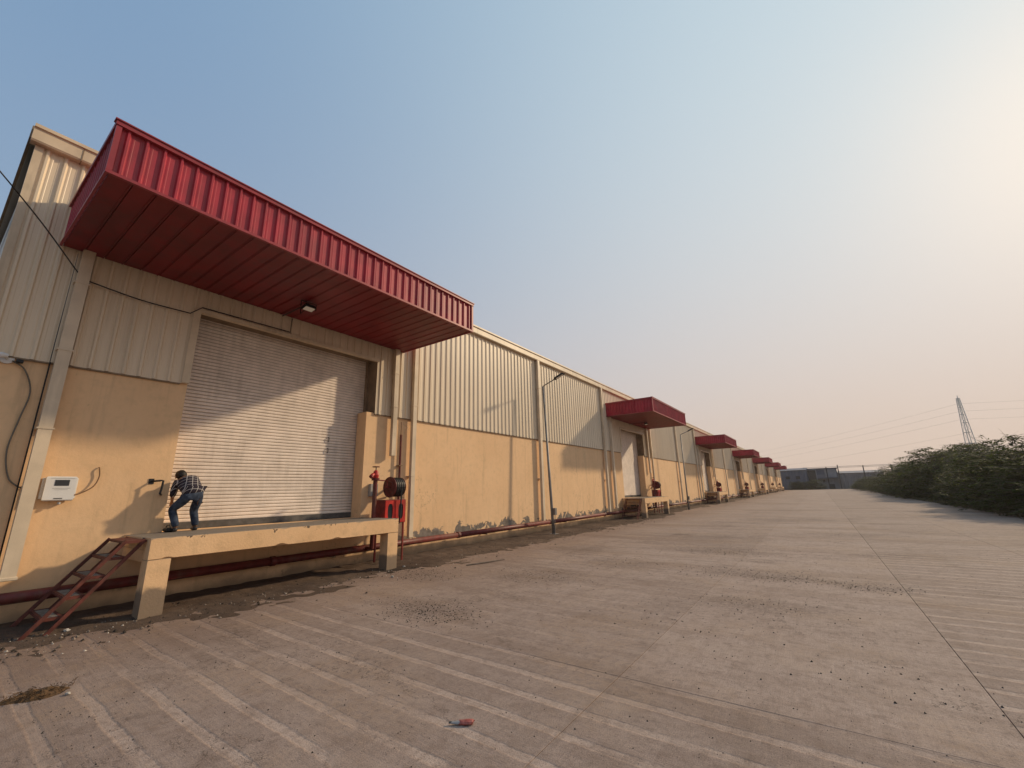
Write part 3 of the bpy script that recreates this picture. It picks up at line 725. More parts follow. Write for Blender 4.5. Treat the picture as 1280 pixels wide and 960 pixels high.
wire_thing('cable', smooth_pts([(WX+0.01, 1.93, 2.37), (WX+0.04, 1.935, 2.33), (WX+0.04, 1.95, 2.2), (WX+0.05, 1.90, 2.04), (WX+0.06, 1.76, 1.93), (WX+0.08, 1.672, 1.90)]), 0.010, 'copper', 'short brown cable looping from the wall into the white control box', 'cable')
wire_thing('cable', smooth_pts([(WX+0.05, 0.62, 4.02), (WX+0.04, 0.78, 3.9), (WX+0.03, 0.90, 3.55), (WX+0.03, 0.86, 3.1), (WX+0.03, 0.82, 2.6), (WX+0.03, 0.90, 2.2), (WX+0.03, 1.02, 2.05), (WX+0.03, 1.10, 2.02)]), 0.011, 'conduit', 'grey flexible cable hanging down the wall from the security camera', 'cable')
wire_thing('cable', [(WX+0.06, 1.035, 6.15), (WX+0.06, 1.03, 4.4), (WX+0.06, 1.03, 2.4), (WX+0.06, 1.03, 0.7)], 0.010, 'black', 'straight black cable running down beside the left downpipe', 'cable')
CT = thing('security_camera', (WX, 0.55, 4.05), 'white security camera on a wall bracket at the left edge above the hanging cable', 'camera')
MB().tube([(WX+0.005, 0.56, 4.05), (WX+0.04, 0.56, 4.05)], 0.085, 18).build('base', 'white', CT)
MB().tube([(WX+0.04, 0.56, 4.05), (WX+0.12, 0.54, 4.05), (WX+0.16, 0.48, 4.05)], 0.022, 8).build('arm', 'white', CT)
hb = MB().tube([(WX+0.18, 0.56, 4.06), (WX+0.18, 0.50, 4.06), (WX+0.18, 0.28, 4.02)], [0.03, 0.045, 0.045], 14).build('housing', 'white', CT)
MB().box(WX+0.02, WX+0.10, 0.66, 0.74, 4.0, 4.05, 0.006).build('connector', 'black', CT)
MB().tube([(WX+0.18, 0.279, 4.0198), (WX+0.18, 0.27, 4.018)], 0.036, 12).build('lens', 'screen', hb)
HD = thing('door_bracket', (WX, 2.83, 1.9), 'black cranked metal bracket fixed to the buff wall left of the nearest shutter', 'bracket')
MB().tube([(WX+0.0, 2.70, 2.13), (WX+0.15, 2.80, 2.14), (WX+0.16, 2.84, 2.14), (WX+0.16, 2.835, 2.0), (WX+0.16, 2.82, 1.90), (WX+0.12, 2.85, 1.885), (WX+0.0, 2.88, 1.88)], 0.018, 8).build('rod', 'black', HD)
MB().box(WX+0.001, WX+0.012, 2.66, 2.74, 2.08, 2.18).build('plate', 'black', HD)
# overhead service cable: sags in from the left, tied to the downpipe, then along the door head to the floodlight
wire_thing('overhead_cable', smooth_pts([(-7.4, -3.4, 8.15), (-8.2, -1.9, 7.62), (-9.0, -0.589, 7.0), (-9.7, 0.36, 6.38), (-10.17, 1.08, 5.74), (-10.2, 1.2, 5.66)]), 0.010, 'black', 'black overhead cable crossing the sky at the left and tied to the downpipe', 'cable')
wire_thing('cable', smooth_pts([(-10.2, 1.2, 5.66), (WX+0.12, 2.0, 5.58), (WX+0.13, 2.8, 5.58)])+[Vector((WX+0.11, 3.0, 5.785)), Vector((WX+0.105, 4.9, 5.80)), Vector((WX+0.105, 4.91, 6.17))], 0.012, 'black', 'thin black cable from the downpipe along the head of the nearest shutter', 'cable')
BG = thing('tool_bag', (-10.22, 3.06, 1.19), 'small black bag lying by the man\'s foot against the shutter', 'bag')
b = MB(); b.box(-10.32, -10.12, 2.99, 3.14, 1.192, 1.27, 0.03); b.build('body', 'black', BG)
MB().tube([(-10.28, 3.03, 1.262), (-10.26, 3.04, 1.31), (-10.20, 3.06, 1.315), (-10.17, 3.07, 1.262)], 0.008, 6).build('strap', 'black', BG)

# ------------------------------------------------------------------ lamp posts
def lamp(x, y, h_, lean, lab):
    L = thing('street_lamp', (x, y, 0), lab, 'street lamp', 'street lamps along the wall')
    tx = x+lean
    MB().tube([(x, y, 0.02), (x+lean*0.15, y, h_*0.15), (tx, y, h_)], [0.065, 0.060, 0.042], 12).build('pole', 'galv', L, smooth=True)
    MB().box(x-0.16, x+0.16, y-0.16, y+0.16, 0.0, 0.035).box(x-0.20, x+0.20, y-0.20, y+0.20, -0.05, -0.0005+0.0).build('base_plate', 'galv', L)
    MB().tube([(tx-0.01, y, h_-0.03), (tx+0.04, y, h_+0.03), (tx+0.72, y, h_+0.28)], 0.026, 8).build('arm', 'galv', L)
    hd = MB(); hd.prism([(0.62, 0.215), (1.10, 0.40), (1.115, 0.43), (1.05, 0.46), (0.64, 0.30)], 'y', -0.09, 0.09); hd.v = [(tx+p[0], y+p[1], h_+p[2]) for p in hd.v]
    lh = hd.build('lamp_head', 'black', L)
    q = MB(); q.prism([(0.72, 0.247), (1.06, 0.378), (1.058, 0.383), (0.718, 0.252)], 'y', -0.07, 0.07); q.v = [(tx+p[0]+0.002, y+p[1], h_+p[2]-0.006) for p in q.v]
    q.build('lens', 'lens', lh)
    bx = MB().box(x+0.055, x+0.16, y-0.08, y+0.08, 0.78, 1.06, 0.008).build('fuse_box', 'galv', L)
    MB().tube([(x+0.11, y, 0.78), (x+0.08, y, 0.3), (x+0.07, y, 0.03)], 0.014, 6).build('conduit', 'galv', L)
lamp(-9.39, 16.1, 6.40, -0.22, 'thin grey street lamp between the nearest and second canopies')
lamp(-9.02, 37.4, 6.10, 0.05, 'thin grey street lamp between the second and third canopies')

# ------------------------------------------------------------------ the man on the dock
t = NT('plaid_shirt')
tcn = t.n('ShaderNodeTexCoord'); q = t.n('ShaderNodeSeparateXYZ'); t.t.links.new(tcn.outputs['Object'], q.inputs[0])
def stripe(v, per, wd, off=0.0):
    f_ = t.math('ABSOLUTE', t.math('SUBTRACT', t.math('FRACT', t.math('ADD', t.math('DIVIDE', v, per), off)), 0.5))
    return t.math('SUBTRACT', 1.0, t.step(f_, wd*0.8, wd))
vv = t.math('ADD', q.outputs[2], t.math('MULTIPLY', q.outputs[0], -0.75))
uu = t.math('ADD', q.outputs[1], t.math('MULTIPLY', q.outputs[2], -0.25))
c = t.mix(t.math('MULTIPLY', stripe(vv, 0.085, 0.22), 0.55), (0.014, 0.013, 0.020), (0.055, 0.046, 0.062))
c = t.mix(t.math('MULTIPLY', stripe(uu, 0.090, 0.22), 0.55), c, (0.055, 0.046, 0.062))
c = t.mix(t.math('MULTIPLY', stripe(vv, 0.085, 0.075, 0.5), 0.8), c, (0.50, 0.47, 0.46))
c = t.mix(t.math('MULTIPLY', stripe(uu, 0.090, 0.075, 0.5), 0.8), c, (0.50, 0.47, 0.46))
M['shirt'] = t.done(c, 0.9, 0.0, 0.1)
t = NT('blue_jeans')
c = t.mix(t.step(t.noise(9, 4), 0.35, 0.7), (0.020, 0.027, 0.045), (0.060, 0.078, 0.115))
M['jeans'] = t.done(t.mix(t.step(t.noise(3, 2), 0.45, 0.7), c, (0.085, 0.105, 0.14)), 0.9, 0.0, 0.1)
M['skin'] = vary('brown_skin', (0.24, 0.125, 0.075), 0.6, 0.1, 12)
M['hair'] = vary('black_hair', (0.012, 0.010, 0.010), 0.6, 0.3, 40, (0.02, 0.015, 0.012), 0.2)
M['shoe'] = vary('black_shoe', (0.02, 0.02, 0.022), 0.5, 0.2, 10)

def skin(name, nodes, edges, root, mat, parent, sub=2):
    o0 = WL[parent]; ids = list(nodes); me = bpy.data.meshes.new(name)
    me.from_pydata([Vector(nodes[i][0])-o0 for i in ids], [(ids.index(a), ids.index(b)) for a, b in edges], [])
    tmp = bpy.data.objects.new('tmp_skin', me); col.objects.link(tmp)
    md = tmp.modifiers.new('skin', 'SKIN'); md.use_smooth_shade = True; md.branch_smoothing = 0.3
    for i, k in enumerate(ids):
        r_ = nodes[k][1]; me.skin_vertices[0].data[i].radius = r_ if isinstance(r_, tuple) else (r_, r_)
        me.skin_vertices[0].data[i].use_root = (k == root)
    s_ = tmp.modifiers.new('sub', 'SUBSURF'); s_.levels = sub; s_.render_levels = sub
    bpy.context.view_layer.update()
    ev = tmp.evaluated_get(bpy.context.evaluated_depsgraph_get())
    nm = bpy.data.meshes.new_from_object(ev)
    bpy.data.objects.remove(tmp)
    nm.name = name; nm.materials.clear(); nm.materials.append(M[mat])
    for p in nm.polygons: p.use_smooth = True; p.material_index = 0
    return link(name, nm, parent, o0)
J = dict(pel=(-9.90, 3.285, 1.875), lhip=(-9.92, 3.195, 1.84), rhip=(-9.90, 3.375, 1.835), lk=(-10.19, 3.05, 1.60), rk=(-10.14, 3.385, 1.575),
         la=(-10.08, 3.125, 1.29), ra=(-10.06, 3.435, 1.29), sp=(-10.04, 3.27, 2.02), ch=(-10.20, 3.245, 2.13), nk=(-10.345, 3.225, 2.185), hd=(-10.43, 3.185, 2.225),
         ls=(-10.28, 3.085, 2.125), rs=(-10.25, 3.375, 2.14), le=(-10.36, 3.075, 1.90), re=(-10.34, 3.44, 1.95), lh=(-10.50, 3.12, 1.74), rh=(-10.52, 3.38, 1.76))
V_ = lambda k: Vector(J[k])
MAN = thing('person', (-10.08, 3.28, 1.19), 'person in plaid shirt and jeans bending over at the shutter on the dock', 'person')
def lerp(a, b, f): return V_(a).lerp(V_(b), f)
# one continuous body: head with neck, trunk, limbs, hands with five fingers each
nodes = {'pel': (J['pel'], 0.115), 'sp': (J['sp'], 0.105), 'ch': (J['ch'], (0.12, 0.11)), 'nk': (J['nk'], 0.055), 'hd0': (V_('nk').lerp(V_('hd'), 0.5), 0.062), 'hd': (J['hd'], 0.085), 'hd2': (V_('hd')+Vector((-0.055, -0.01, 0.055)), 0.075),
         'lhip': (J['lhip'], 0.085), 'lk': (J['lk'], 0.058), 'la': (J['la'], 0.040), 'lt': (V_('la')+Vector((-0.14, -0.03, -0.065)), 0.030),
         'rhip': (J['rhip'], 0.085), 'rk': (J['rk'], 0.058), 'ra': (J['ra'], 0.040), 'rt': (V_('ra')+Vector((-0.14, 0.0, -0.065)), 0.030),
         'ls': (J['ls'], 0.055), 'le': (J['le'], 0.040), 'lw': (lerp('le', 'lh', 0.85), 0.027), 'lp': (lerp('le', 'lh', 1.15), (0.034, 0.020)),
         'rs': (J['rs'], 0.055), 're': (J['re'], 0.040), 'rw': (lerp('re', 'rh', 0.85), 0.027), 'rp': (lerp('re', 'rh', 1.15), (0.034, 0.020))}
edges = [('pel', 'sp'), ('sp', 'ch'), ('ch', 'nk'), ('nk', 'hd0'), ('hd0', 'hd'), ('hd', 'hd2'), ('pel', 'lhip'), ('lhip', 'lk'), ('lk', 'la'), ('la', 'lt'), ('pel', 'rhip'), ('rhip', 'rk'), ('rk', 'ra'), ('ra', 'rt'),
         ('ch', 'ls'), ('ls', 'le'), ('le', 'lw'), ('lw', 'lp'), ('ch', 'rs'), ('rs', 're'), ('re', 'rw'), ('rw', 'rp')]
for s_, sy in (('l', 1), ('r', -1)):
    base = Vector(nodes[s_+'p'][0]); d = (V_(s_+'h')-V_(s_+'e')).normalized(); side = Vector((0, 1, 0))*sy
    for i, (off, ln) in enumerate(((-0.026, 0.062), (-0.009, 0.075), (0.009, 0.080), (0.026, 0.070))):
        p0 = base+side*off+d*0.012; p1 = p0+d*ln*0.55; p2 = p1+(d*0.6+Vector((-0.3, 0, -0.6))).normalized()*ln*0.5
        nodes[s_+'f%da' % i] = (p0, 0.0095); nodes[s_+'f%db' % i] = (p1, 0.0088); nodes[s_+'f%dc' % i] = (p2, 0.0075)
        edges += [(s_+'p', s_+'f%da' % i), (s_+'f%da' % i, s_+'f%db' % i), (s_+'f%db' % i, s_+'f%dc' % i)]
    th = base-d*0.03+side*0.03
    nodes[s_+'ta'] = (th+side*0.012+d*0.02, 0.011); nodes[s_+'tb'] = (th+side*0.022+d*0.055, 0.009)
    edges += [(s_+'p', s_+'ta'), (s_+'ta', s_+'tb')]
body = skin('body', nodes, edges, 'pel', 'skin', MAN)
sh = skin('shirt', {'w0': (lerp('pel', 'sp', -0.15), (0.175, 0.145)), 'w': (lerp('pel', 'sp', 0.35), (0.180, 0.150)), 'sp': (J['sp'], (0.195, 0.165)), 'ch': (J['ch'], (0.200, 0.165)), 'nk': (lerp('ch', 'nk', 0.75), 0.080),
     'ls': (J['ls'], 0.080), 'le': (J['le'], 0.060), 'lw': (lerp('le', 'lh', 0.45), 0.048), 'rs': (J['rs'], 0.080), 're': (J['re'], 0.060), 'rw': (lerp('re', 'rh', 0.30), 0.050)},
     [('w0', 'w'), ('w', 'sp'), ('sp', 'ch'), ('ch', 'nk'), ('ch', 'ls'), ('ls', 'le'), ('le', 'lw'), ('ch', 'rs'), ('rs', 're'), ('re', 'rw')], 'sp', 'shirt', MAN)
jn = skin('jeans', {'pel': (J['pel'], (0.145, 0.13)), 'top': (lerp('pel', 'sp', 0.35), (0.140, 0.115)), 'lhip': (J['lhip'], 0.110), 'lth': (lerp('lhip', 'lk', 0.55), 0.088), 'lk': (J['lk'], 0.074), 'lm': (lerp('lk', 'la', 0.5), 0.068), 'la': (V_('la')+Vector((0, 0, -0.02)), 0.062),
     'rhip': (J['rhip'], 0.110), 'rth': (lerp('rhip', 'rk', 0.55), 0.088), 'rk': (J['rk'], 0.074), 'rm': (lerp('rk', 'ra', 0.5), 0.068), 'ra': (V_('ra')+Vector((0, 0, -0.02)), 0.062)},
     [('top', 'pel'), ('pel', 'lhip'), ('lhip', 'lth'), ('lth', 'lk'), ('lk', 'lm'), ('lm', 'la'), ('pel', 'rhip'), ('rhip', 'rth'), ('rth', 'rk'), ('rk', 'rm'), ('rm', 'ra')], 'pel', 'jeans', MAN)
for s_, dy in (('la', -0.035), ('ra', 0.005)):
    a = V_(s_); 
    skin('shoe', {'h': (Vector((a.x+0.035, a.y, 1.235)), (0.045, 0.042)), 'm': (Vector((a.x-0.07, a.y+dy*0.5, 1.228)), (0.047, 0.036)), 't': (Vector((a.x-0.17, a.y+dy, 1.222)), (0.042, 0.028))}, [('h', 'm'), ('m', 't')], 'h', 'shoe', MAN)
hd = V_('hd')
def ico(c_, r_, n=1, sq=(1, 1, 1)):
    bm = bmesh.new(); bmesh.ops.create_icosphere(bm, subdivisions=n, radius=1.0); P = [(c_[0]+v.co.x*r_*sq[0], c_[1]+v.co.y*r_*sq[1], c_[2]+v.co.z*r_*sq[2]) for v in bm.verts]; F = [[v.index for v in f.verts] for f in bm.faces]; bm.free(); return P, F
P, F = ico((0, 0, 0), 1.0, 3); hq = hd+Vector((-0.018, -0.004, 0.030)); ax = Vector((0.45, 0.05, 0.89)).normalized(); out = []
for p in P:
    v = Vector(p); k = 0.104*(1+0.07*noise.noise(v*4)+0.05*noise.noise(v*9)); dn = v.dot(Vector((-0.75, -0.05, -0.66)))
    if dn > 0.35: k *= 1-0.55*min(1, (dn-0.35)/0.4)
    out.append(hq+Vector((v.x*k*1.05, v.y*k*0.92, v.z*k*1.02)))
MB().add(out, F).build('hair', 'hair', MAN, smooth=True)
fd = Vector((-0.78, -0.06, -0.55)); fc = hd+fd*0.085
b = MB(); b.add(*ico(fc+Vector((-0.015, 0, -0.012)), 0.020, 2)); b.build('nose', 'skin', MAN, smooth=True)
for s_ in (-1, 1):
    MB().add(*ico(hd+Vector((-0.005, 0.088*s_, -0.01)), 0.026, 2, (0.8, 0.45, 1.2))).build('ear', 'skin', MAN, smooth=True)
    MB().add(*ico(fc+Vector((-0.012, 0.032*s_, 0.028)), 0.012, 2)).build('eye', 'white', MAN, smooth=True)
MB().add(*ico(fc+Vector((0.012, 0, -0.045)), 0.022, 2, (0.5, 1.2, 0.35))).build('mouth', 'darkred', MAN, smooth=True)

# ------------------------------------------------------------------ shrubs along the yard
t = NT('dusty_green_leaf')
oi = t.n('ShaderNodeObjectInfo').outputs['Random']
nn_ = t.noise(0.9, 3); nf_ = t.noise(5, 2)
c = t.mix(t.step(nn_, 0.35, 0.65), (0.020, 0.026, 0.007), (0.085, 0.108, 0.022))
c = t.mix(t.math('MULTIPLY', t.step(nf_, 0.5, 0.75), 0.6), c, (0.150, 0.155, 0.040))
c = t.mix(t.math('MULTIPLY', oi, 0.25), c, (0.045, 0.050, 0.022))
m_ = t.done(c, 0.7, 0.0, 0.2)
tr = t.n('ShaderNodeBsdfTranslucent'); t.put(tr.inputs[0], t.mix(0.5, c, (0.12, 0.14, 0.02))); mx = t.n('ShaderNodeMixShader'); mx.inputs[0].default_value = 0.40
t.t.links.new(t.b.outputs[0], mx.inputs[1]); t.t.links.new(tr.outputs[0], mx.inputs[2]); t.t.links.new(mx.outputs[0], t.o.inputs[0])
M['leaf'] = m_
M['bark'] = vary('grey_brown_bark', (0.17, 0.135, 0.11), 0.9, 0.3, 8)  # base colour lightened for haze on the far bare trees
def shrub_mesh(seed, rad, hgt, nsp, leaf):
    r = random.Random(seed); lv = MB(); st = MB(); V = Vector
    lob = [(V((r.uniform(-0.5, 0.5)*rad, r.uniform(-0.5, 0.5)*rad, 0)), r.uniform(0.55, 0.95), r.uniform(0.62, 1.0)) for _ in range(6)]
    stems = []
    for i in range(9):
        a = r.uniform(0, 6.28); L = r.uniform(0.5, 0.9)*hgt; p = V((r.uniform(-0.25, 0.25), r.uniform(-0.25, 0.25), -0.05)); pts = [p]
        tilt = r.uniform(0.2, 0.75)
        for k in range(1, 6):
            pts.append(pts[-1]+V((math.cos(a)*tilt+r.uniform(-0.2, 0.2), math.sin(a)*tilt+r.uniform(-0.2, 0.2), 0.9-tilt*0.4))*L/5)
        st.tube(pts, [0.055, 0.045, 0.036, 0.027, 0.018, 0.010], 5); stems.append(pts)
    for i in range(nsp):
        c0, rr, hh = r.choice(lob); a = r.uniform(0, 6.283); u = r.random()**0.5
        zf = r.uniform(0.02, 1.0); prof = (1-(max(0, zf-0.30)/0.70)**1.7)**0.6 if zf > 0.30 else 0.72+0.93*zf
        q = c0+V((math.cos(a)*rad*rr*prof*(0.50+0.50*u), math.sin(a)*rad*rr*prof*(0.50+0.50*u), hgt*hh*zf))
        q.z = max(q.z, 0.12)
        out = V((math.cos(a)+r.uniform(-.5, .5), math.sin(a)+r.uniform(-.5, .5), r.uniform(-0.22, 0.40))).normalized(); sd = out.cross(V((0, 0, 1))).normalized(); ln = r.uniform(0.45, 1.35)
        st.tube([q-out*0.35, q+out*ln*0.5+V((0, 0, 0.02)), q+out*ln+V((0, 0, -0.10))], [0.011, 0.007, 0.003], 3, False)
        for k in range(int(24*ln)):
            f_ = r.random(); w_ = 0.26*(1-f_*0.6); s_ = r.uniform(-1, 1)*w_
            c_ = q+out*(f_*ln-0.1)+sd*s_+V((0, 0, r.uniform(-0.05, 0.05)-0.12*abs(s_)-0.10*f_*f_))
            d = (out*r.uniform(0.3, 1.0)+sd*(1 if s_ > 0 else -1)*r.uniform(0.3, 1.0)+V((0, 0, r.uniform(-0.45, 0.2)))).normalized()
            wv = d.cross(V((r.uniform(-0.4, 0.4), r.uniform(-0.4, 0.4), 1))).normalized(); l_ = leaf*r.uniform(0.6, 1.5)
            lv.add([c_-d*l_*0.5, c_+wv*l_*0.18, c_+d*l_*0.5, c_-wv*l_*0.18], [(0, 1, 2, 3)])
    # thin twigs standing clear of the outline
    for i in range(20):
        c0, rr, hh = r.choice(lob); a = r.uniform(0, 6.28); q = c0+V((math.cos(a)*rad*0.4, math.sin(a)*rad*0.4, hgt*hh*0.85))
        p1 = q+V((r.uniform(-0.5, 0.5), r.uniform(-0.5, 0.5), r.uniform(0.3, 0.6))); p2 = p1+V((r.uniform(-0.5, 0.5), r.uniform(-0.5, 0.5), r.uniform(-0.05, 0.25)))
        st.tube([q, p1, p2], [0.010, 0.006, 0.003], 3, False)
    return lv, st
def raw_mesh(mb, name, mat):
    me = bpy.data.meshes.new(name); me.from_pydata(mb.v, [], mb.f); me.materials.append(M[mat]); me.update(); return me
protos = []
for i in range(4):
    lv, st = shrub_mesh(40+i, 2.1, 3.4, 640, 0.19); protos.append((raw_mesh(lv, 'foliage', 'leaf'), raw_mesh(st, 'stems', 'bark')))
def shrub(x, y, s_, sz, k, rz, lab, grp):
    T_ = thing('thorn_shrub', (x, y, -0.03), lab, 'shrub', grp); T_.rotation_euler.z = rz; T_.scale = (s_, s_, sz)
    for me, nm in zip(protos[k], ('foliage', 'stems')):
        o = bpy.data.objects.new(nm, me); col.objects.link(o); o.parent = T_
rr_ = random.Random(11)
front = [(9.1, 21.5), (9.2, 25.2), (9.3, 29.0), (9.2, 33.0), (9.4, 37.3), (9.3, 41.8), (9.5, 46.6), (9.6, 51.8), (9.7, 57.5), (9.9, 63.5), (10.0, 70), (10.2, 77), (10.3, 85), (10.3, 94), (10.2, 104), (10.1, 115), (10.0, 127), (10.0, 140), (10.4, 154), (10.8, 168)]
NTH = 'nearest second third fourth fifth sixth seventh eighth ninth tenth eleventh twelfth thirteenth fourteenth fifteenth sixteenth seventeenth eighteenth nineteenth twentieth'.split()
for i, (x, y) in enumerate(front):
    hh = (3.25, 3.2, 3.35, 3.6, 4.0, 4.3, 4.5, 4.6, 4.8, 4.9, 4.9, 4.8, 4.5, 4.2, 3.9, 3.6, 3.4, 3.2, 3.2, 3.2)[i]*rr_.uniform(0.86, 1.12)
    lab = 'green thorny shrub, %s from the camera in the front row along the yard' % NTH[i]
    shrub(x+0.6+rr_.uniform(-0.3, 0.3), y, rr_.uniform(1.0, 1.15)*(1.0 if y < 60 else 1.35), hh/3.4, i % 4, rr_.uniform(0, 6.28), lab, 'shrubs in the front row along the yard')
back = [(13.2, 24), (13.4, 29), (13.6, 34.5), (13.5, 40.5), (13.8, 47), (14, 54.5), (14.2, 63), (14.5, 73), (14.6, 86), (15, 102), (15, 122)]
for i, (x, y) in enumerate(back):
    hh = (4.2, 4.3, 4.8, 4.9, 5.5, 5.9, 6.4, 6.5, 6.0, 5.0, 4.2)[i]*rr_.uniform(0.82, 1.15)
    shrub(x, y, rr_.uniform(1.1, 1.4), hh/3.4, (i+2) % 4, rr_.uniform(0, 6.28), 'taller green shrub, %s from the camera in the back row behind the front shrubs' % NTH[i], 'taller shrubs in the back row')
# small shrubs in front of the far sheds
shrub(-6.6, 176, 1.1, 0.85, 1, 1.0, 'small green bush at the foot of the far slate grey shed', None)
shrub(-2.6, 175.5, 1.5, 1.15, 2, 2.0, 'rounded green bush before the far two-storey block', None)

def bare_tree(x, y, h_, seed, lab):
    r = random.Random(seed); T_ = thing('bare_tree', (x, y, -0.03), lab, 'tree', 'bare trees beyond the shrubs'); tk = MB(); br = MB()
    def grow(p, d, L, rad, lev):
        q = p+d*L*0.5+Vector((r.uniform(-.1, .1), r.uniform(-.1, .1), 0))*L*0.5; e = p+d*L
        (tk if lev == 0 else br).tube([p, q, e], [rad, rad*0.8, rad*0.6], 5 if lev < 2 else 3, False)
        if lev < 5:
            for k in range(3 if lev < 4 else 2):
                nd = (d+Vector((r.uniform(-0.8, 0.8), r.uniform(-0.8, 0.8), r.uniform(-0.15, 0.5)))).normalized(); grow(e if k else p+d*L*r.uniform(0.5, 0.9), nd, L*r.uniform(0.6, 0.8), max(0.013, rad*0.5), lev+1)
    grow(Vector((x, y, -0.05)), Vector((0.03, 0.02, 1)).normalized(), h_*0.30, h_*0.022, 0)
    tk.build('trunk', 'bark', T_); br.build('crown', 'bark', T_)
bare_tree(15.5, 112, 7.6, 5, 'bare twiggy tree rising behind the middle of the shrub row')
bare_tree(16.5, 84, 7.0, 9, 'bare twiggy tree rising behind the shrubs left of the pylon')
bare_tree(14.5, 160, 7.2, 13, 'bare tree beside the far gantry at the end of the yard')
bare_tree(18.5, 172, 7.0, 17, 'bare tree at the left end of the shrubs, far off')

# ------------------------------------------------------------------ far sheds, gantry
M['slate'] = vary('slate_blue_sheet', (0.095, 0.11, 0.155), 0.7, 0.12, 0.4, (0.10, 0.10, 0.11), 0.4)  # shed wall colours below carry some blue haze tint
M['grey'] = vary('weathered_grey_wall', (0.17, 0.18, 0.215), 0.8, 0.12, 0.4, (0.13, 0.12, 0.12), 0.5)
M['lgrey'] = vary('pale_grey_wall', (0.26, 0.27, 0.30), 0.8, 0.1, 0.4)
M['dark'] = vary('dark_opening', (0.035, 0.035, 0.04), 0.8, 0.1, 1.0)
M['brgrey'] = vary('brownish_grey_sheet', (0.23, 0.215, 0.22), 0.8, 0.12, 0.4)
FY = 182.0
S1 = thing('shed', (-8, FY, 0), 'slate blue-grey metal shed just past the end of the warehouse', 'shed')
b = sheet_mesh(ribsheet(11.0, 0.9, 0, 1, 0.4, 0.2, 0.08), 0, 6.6, lambda u, o, z: (-14+u, FY-o, z)); b.box(-14, -3.0, FY+0.1, FY+18, 0, 6.55)
b.build('wall', 'slate', S1)
MB().add([(-14.2, FY-0.4, 6.62), (-2.9, FY-0.4, 6.62), (-2.9, FY+9, 7.6), (-14.2, FY+9, 7.6), (-14.2, FY+18.4, 6.62), (-2.9, FY+18.4, 6.62)], [(0, 1, 2, 3), (3, 2, 5, 4)]).build('roof', 'slate', S1)
for x in (-12.5, -9.5, -6.5): MB().box(x, x+1.2, FY-0.14, FY-0.09, 3.6, 4.6).build('window', 'dark', S1)
S2 = thing('two_storey_block', (0.5, FY, 0), 'pale grey two-storey block with dark openings at the end of the yard', 'building')
MB().box(-2.85, 5.4, FY+1.0, FY+14, 0, 6.7).build('wall', 'grey', S2)
MB().box(-2.8, -0.6, FY+0.6, FY+0.99, 0.1, 6.3).build('bay_opening', 'dark', S2)
MB().box(-0.55, -0.35, FY+0.3, FY+0.5, 0.0, 6.5).build('frame_post', 'lgrey', S2)
MB().box(-2.85, -0.36, FY+0.29, FY+0.49, 6.51, 6.75).build('frame_beam', 'lgrey', S2)
MB().box(-0.3, 1.9, FY+0.82, FY+0.98, 4.9, 6.4).build('upper_panel', 'slate', S2)
MB().box(1.95, 5.2, FY+0.84, FY+0.98, 4.0, 6.6).build('upper_panel', 'lgrey', S2)
MB().box(-0.3, 5.5, FY-0.9, FY+0.98, 3.55, 3.75).build('slab_canopy', 'slate', S2)
w_ = MB().box(0.9, 1.8, FY+0.80, FY+0.99, 2.1, 3.2).build('window', 'lgrey', S2); MB().box(1.0, 1.7, FY+0.76, FY+0.795, 2.2, 3.1).build('pane', 'dark', w_)
w_ = MB().box(2.6, 3.9, FY+0.80, FY+0.99, 2.0, 3.3).build('window', 'lgrey', S2); MB().box(2.7, 3.8, FY+0.77, FY+0.795, 2.1, 3.2).build('pane', 'grey', w_)
MB().box(2.6, 4.1, FY+0.78, FY+0.99, 0.0, 1.6).build('door', 'dark', S2)
MB().box(-3.0, 5.6, FY+0.6, FY+14.3, 6.705, 6.95).build('roof', 'slate', S2)
S3 = thing('long_shed', (10, FY, 0), 'long brownish-grey corrugated shed behind the dark post at the end of the yard', 'shed')
b = sheet_mesh(ribsheet(12.0, 1.0, 0, 1, 0.45, 0.2, 0.10), 0, 5.1, lambda u, o, z: (5.45+u, FY+2-o, z)); b.box(5.45, 17.4, FY+2.15, FY+20, 0, 5.0); b.build('wall', 'brgrey', S3)
MB().add([(5.65, FY+1.6, 5.12), (17.6, FY+1.6, 5.12), (17.6, FY+11, 6.0), (5.65, FY+11, 6.0), (5.65, FY+20.4, 5.12), (17.6, FY+20.4, 5.12)], [(0, 1, 2, 3), (3, 2, 5, 4)]).build('roof', 'grey', S3)
GT = thing('pipe_gantry', (12, FY+0.2, 0), 'thin overhead pipe gantry on posts above the far grey sheds', 'gantry')
for x in (2.6, 5.8, 12.5, 19.5): MB().box(x-0.14, x+0.14, FY+0.0, FY+0.28, 0, 7.4 if x != 5.8 else 7.9).build('post', 'dark', GT)
for z in (7.0, 7.35): MB().tube([(-4, FY+0.14, z), (22, FY+0.14, z)], 0.06, 6).build('rail', 'galv', GT)

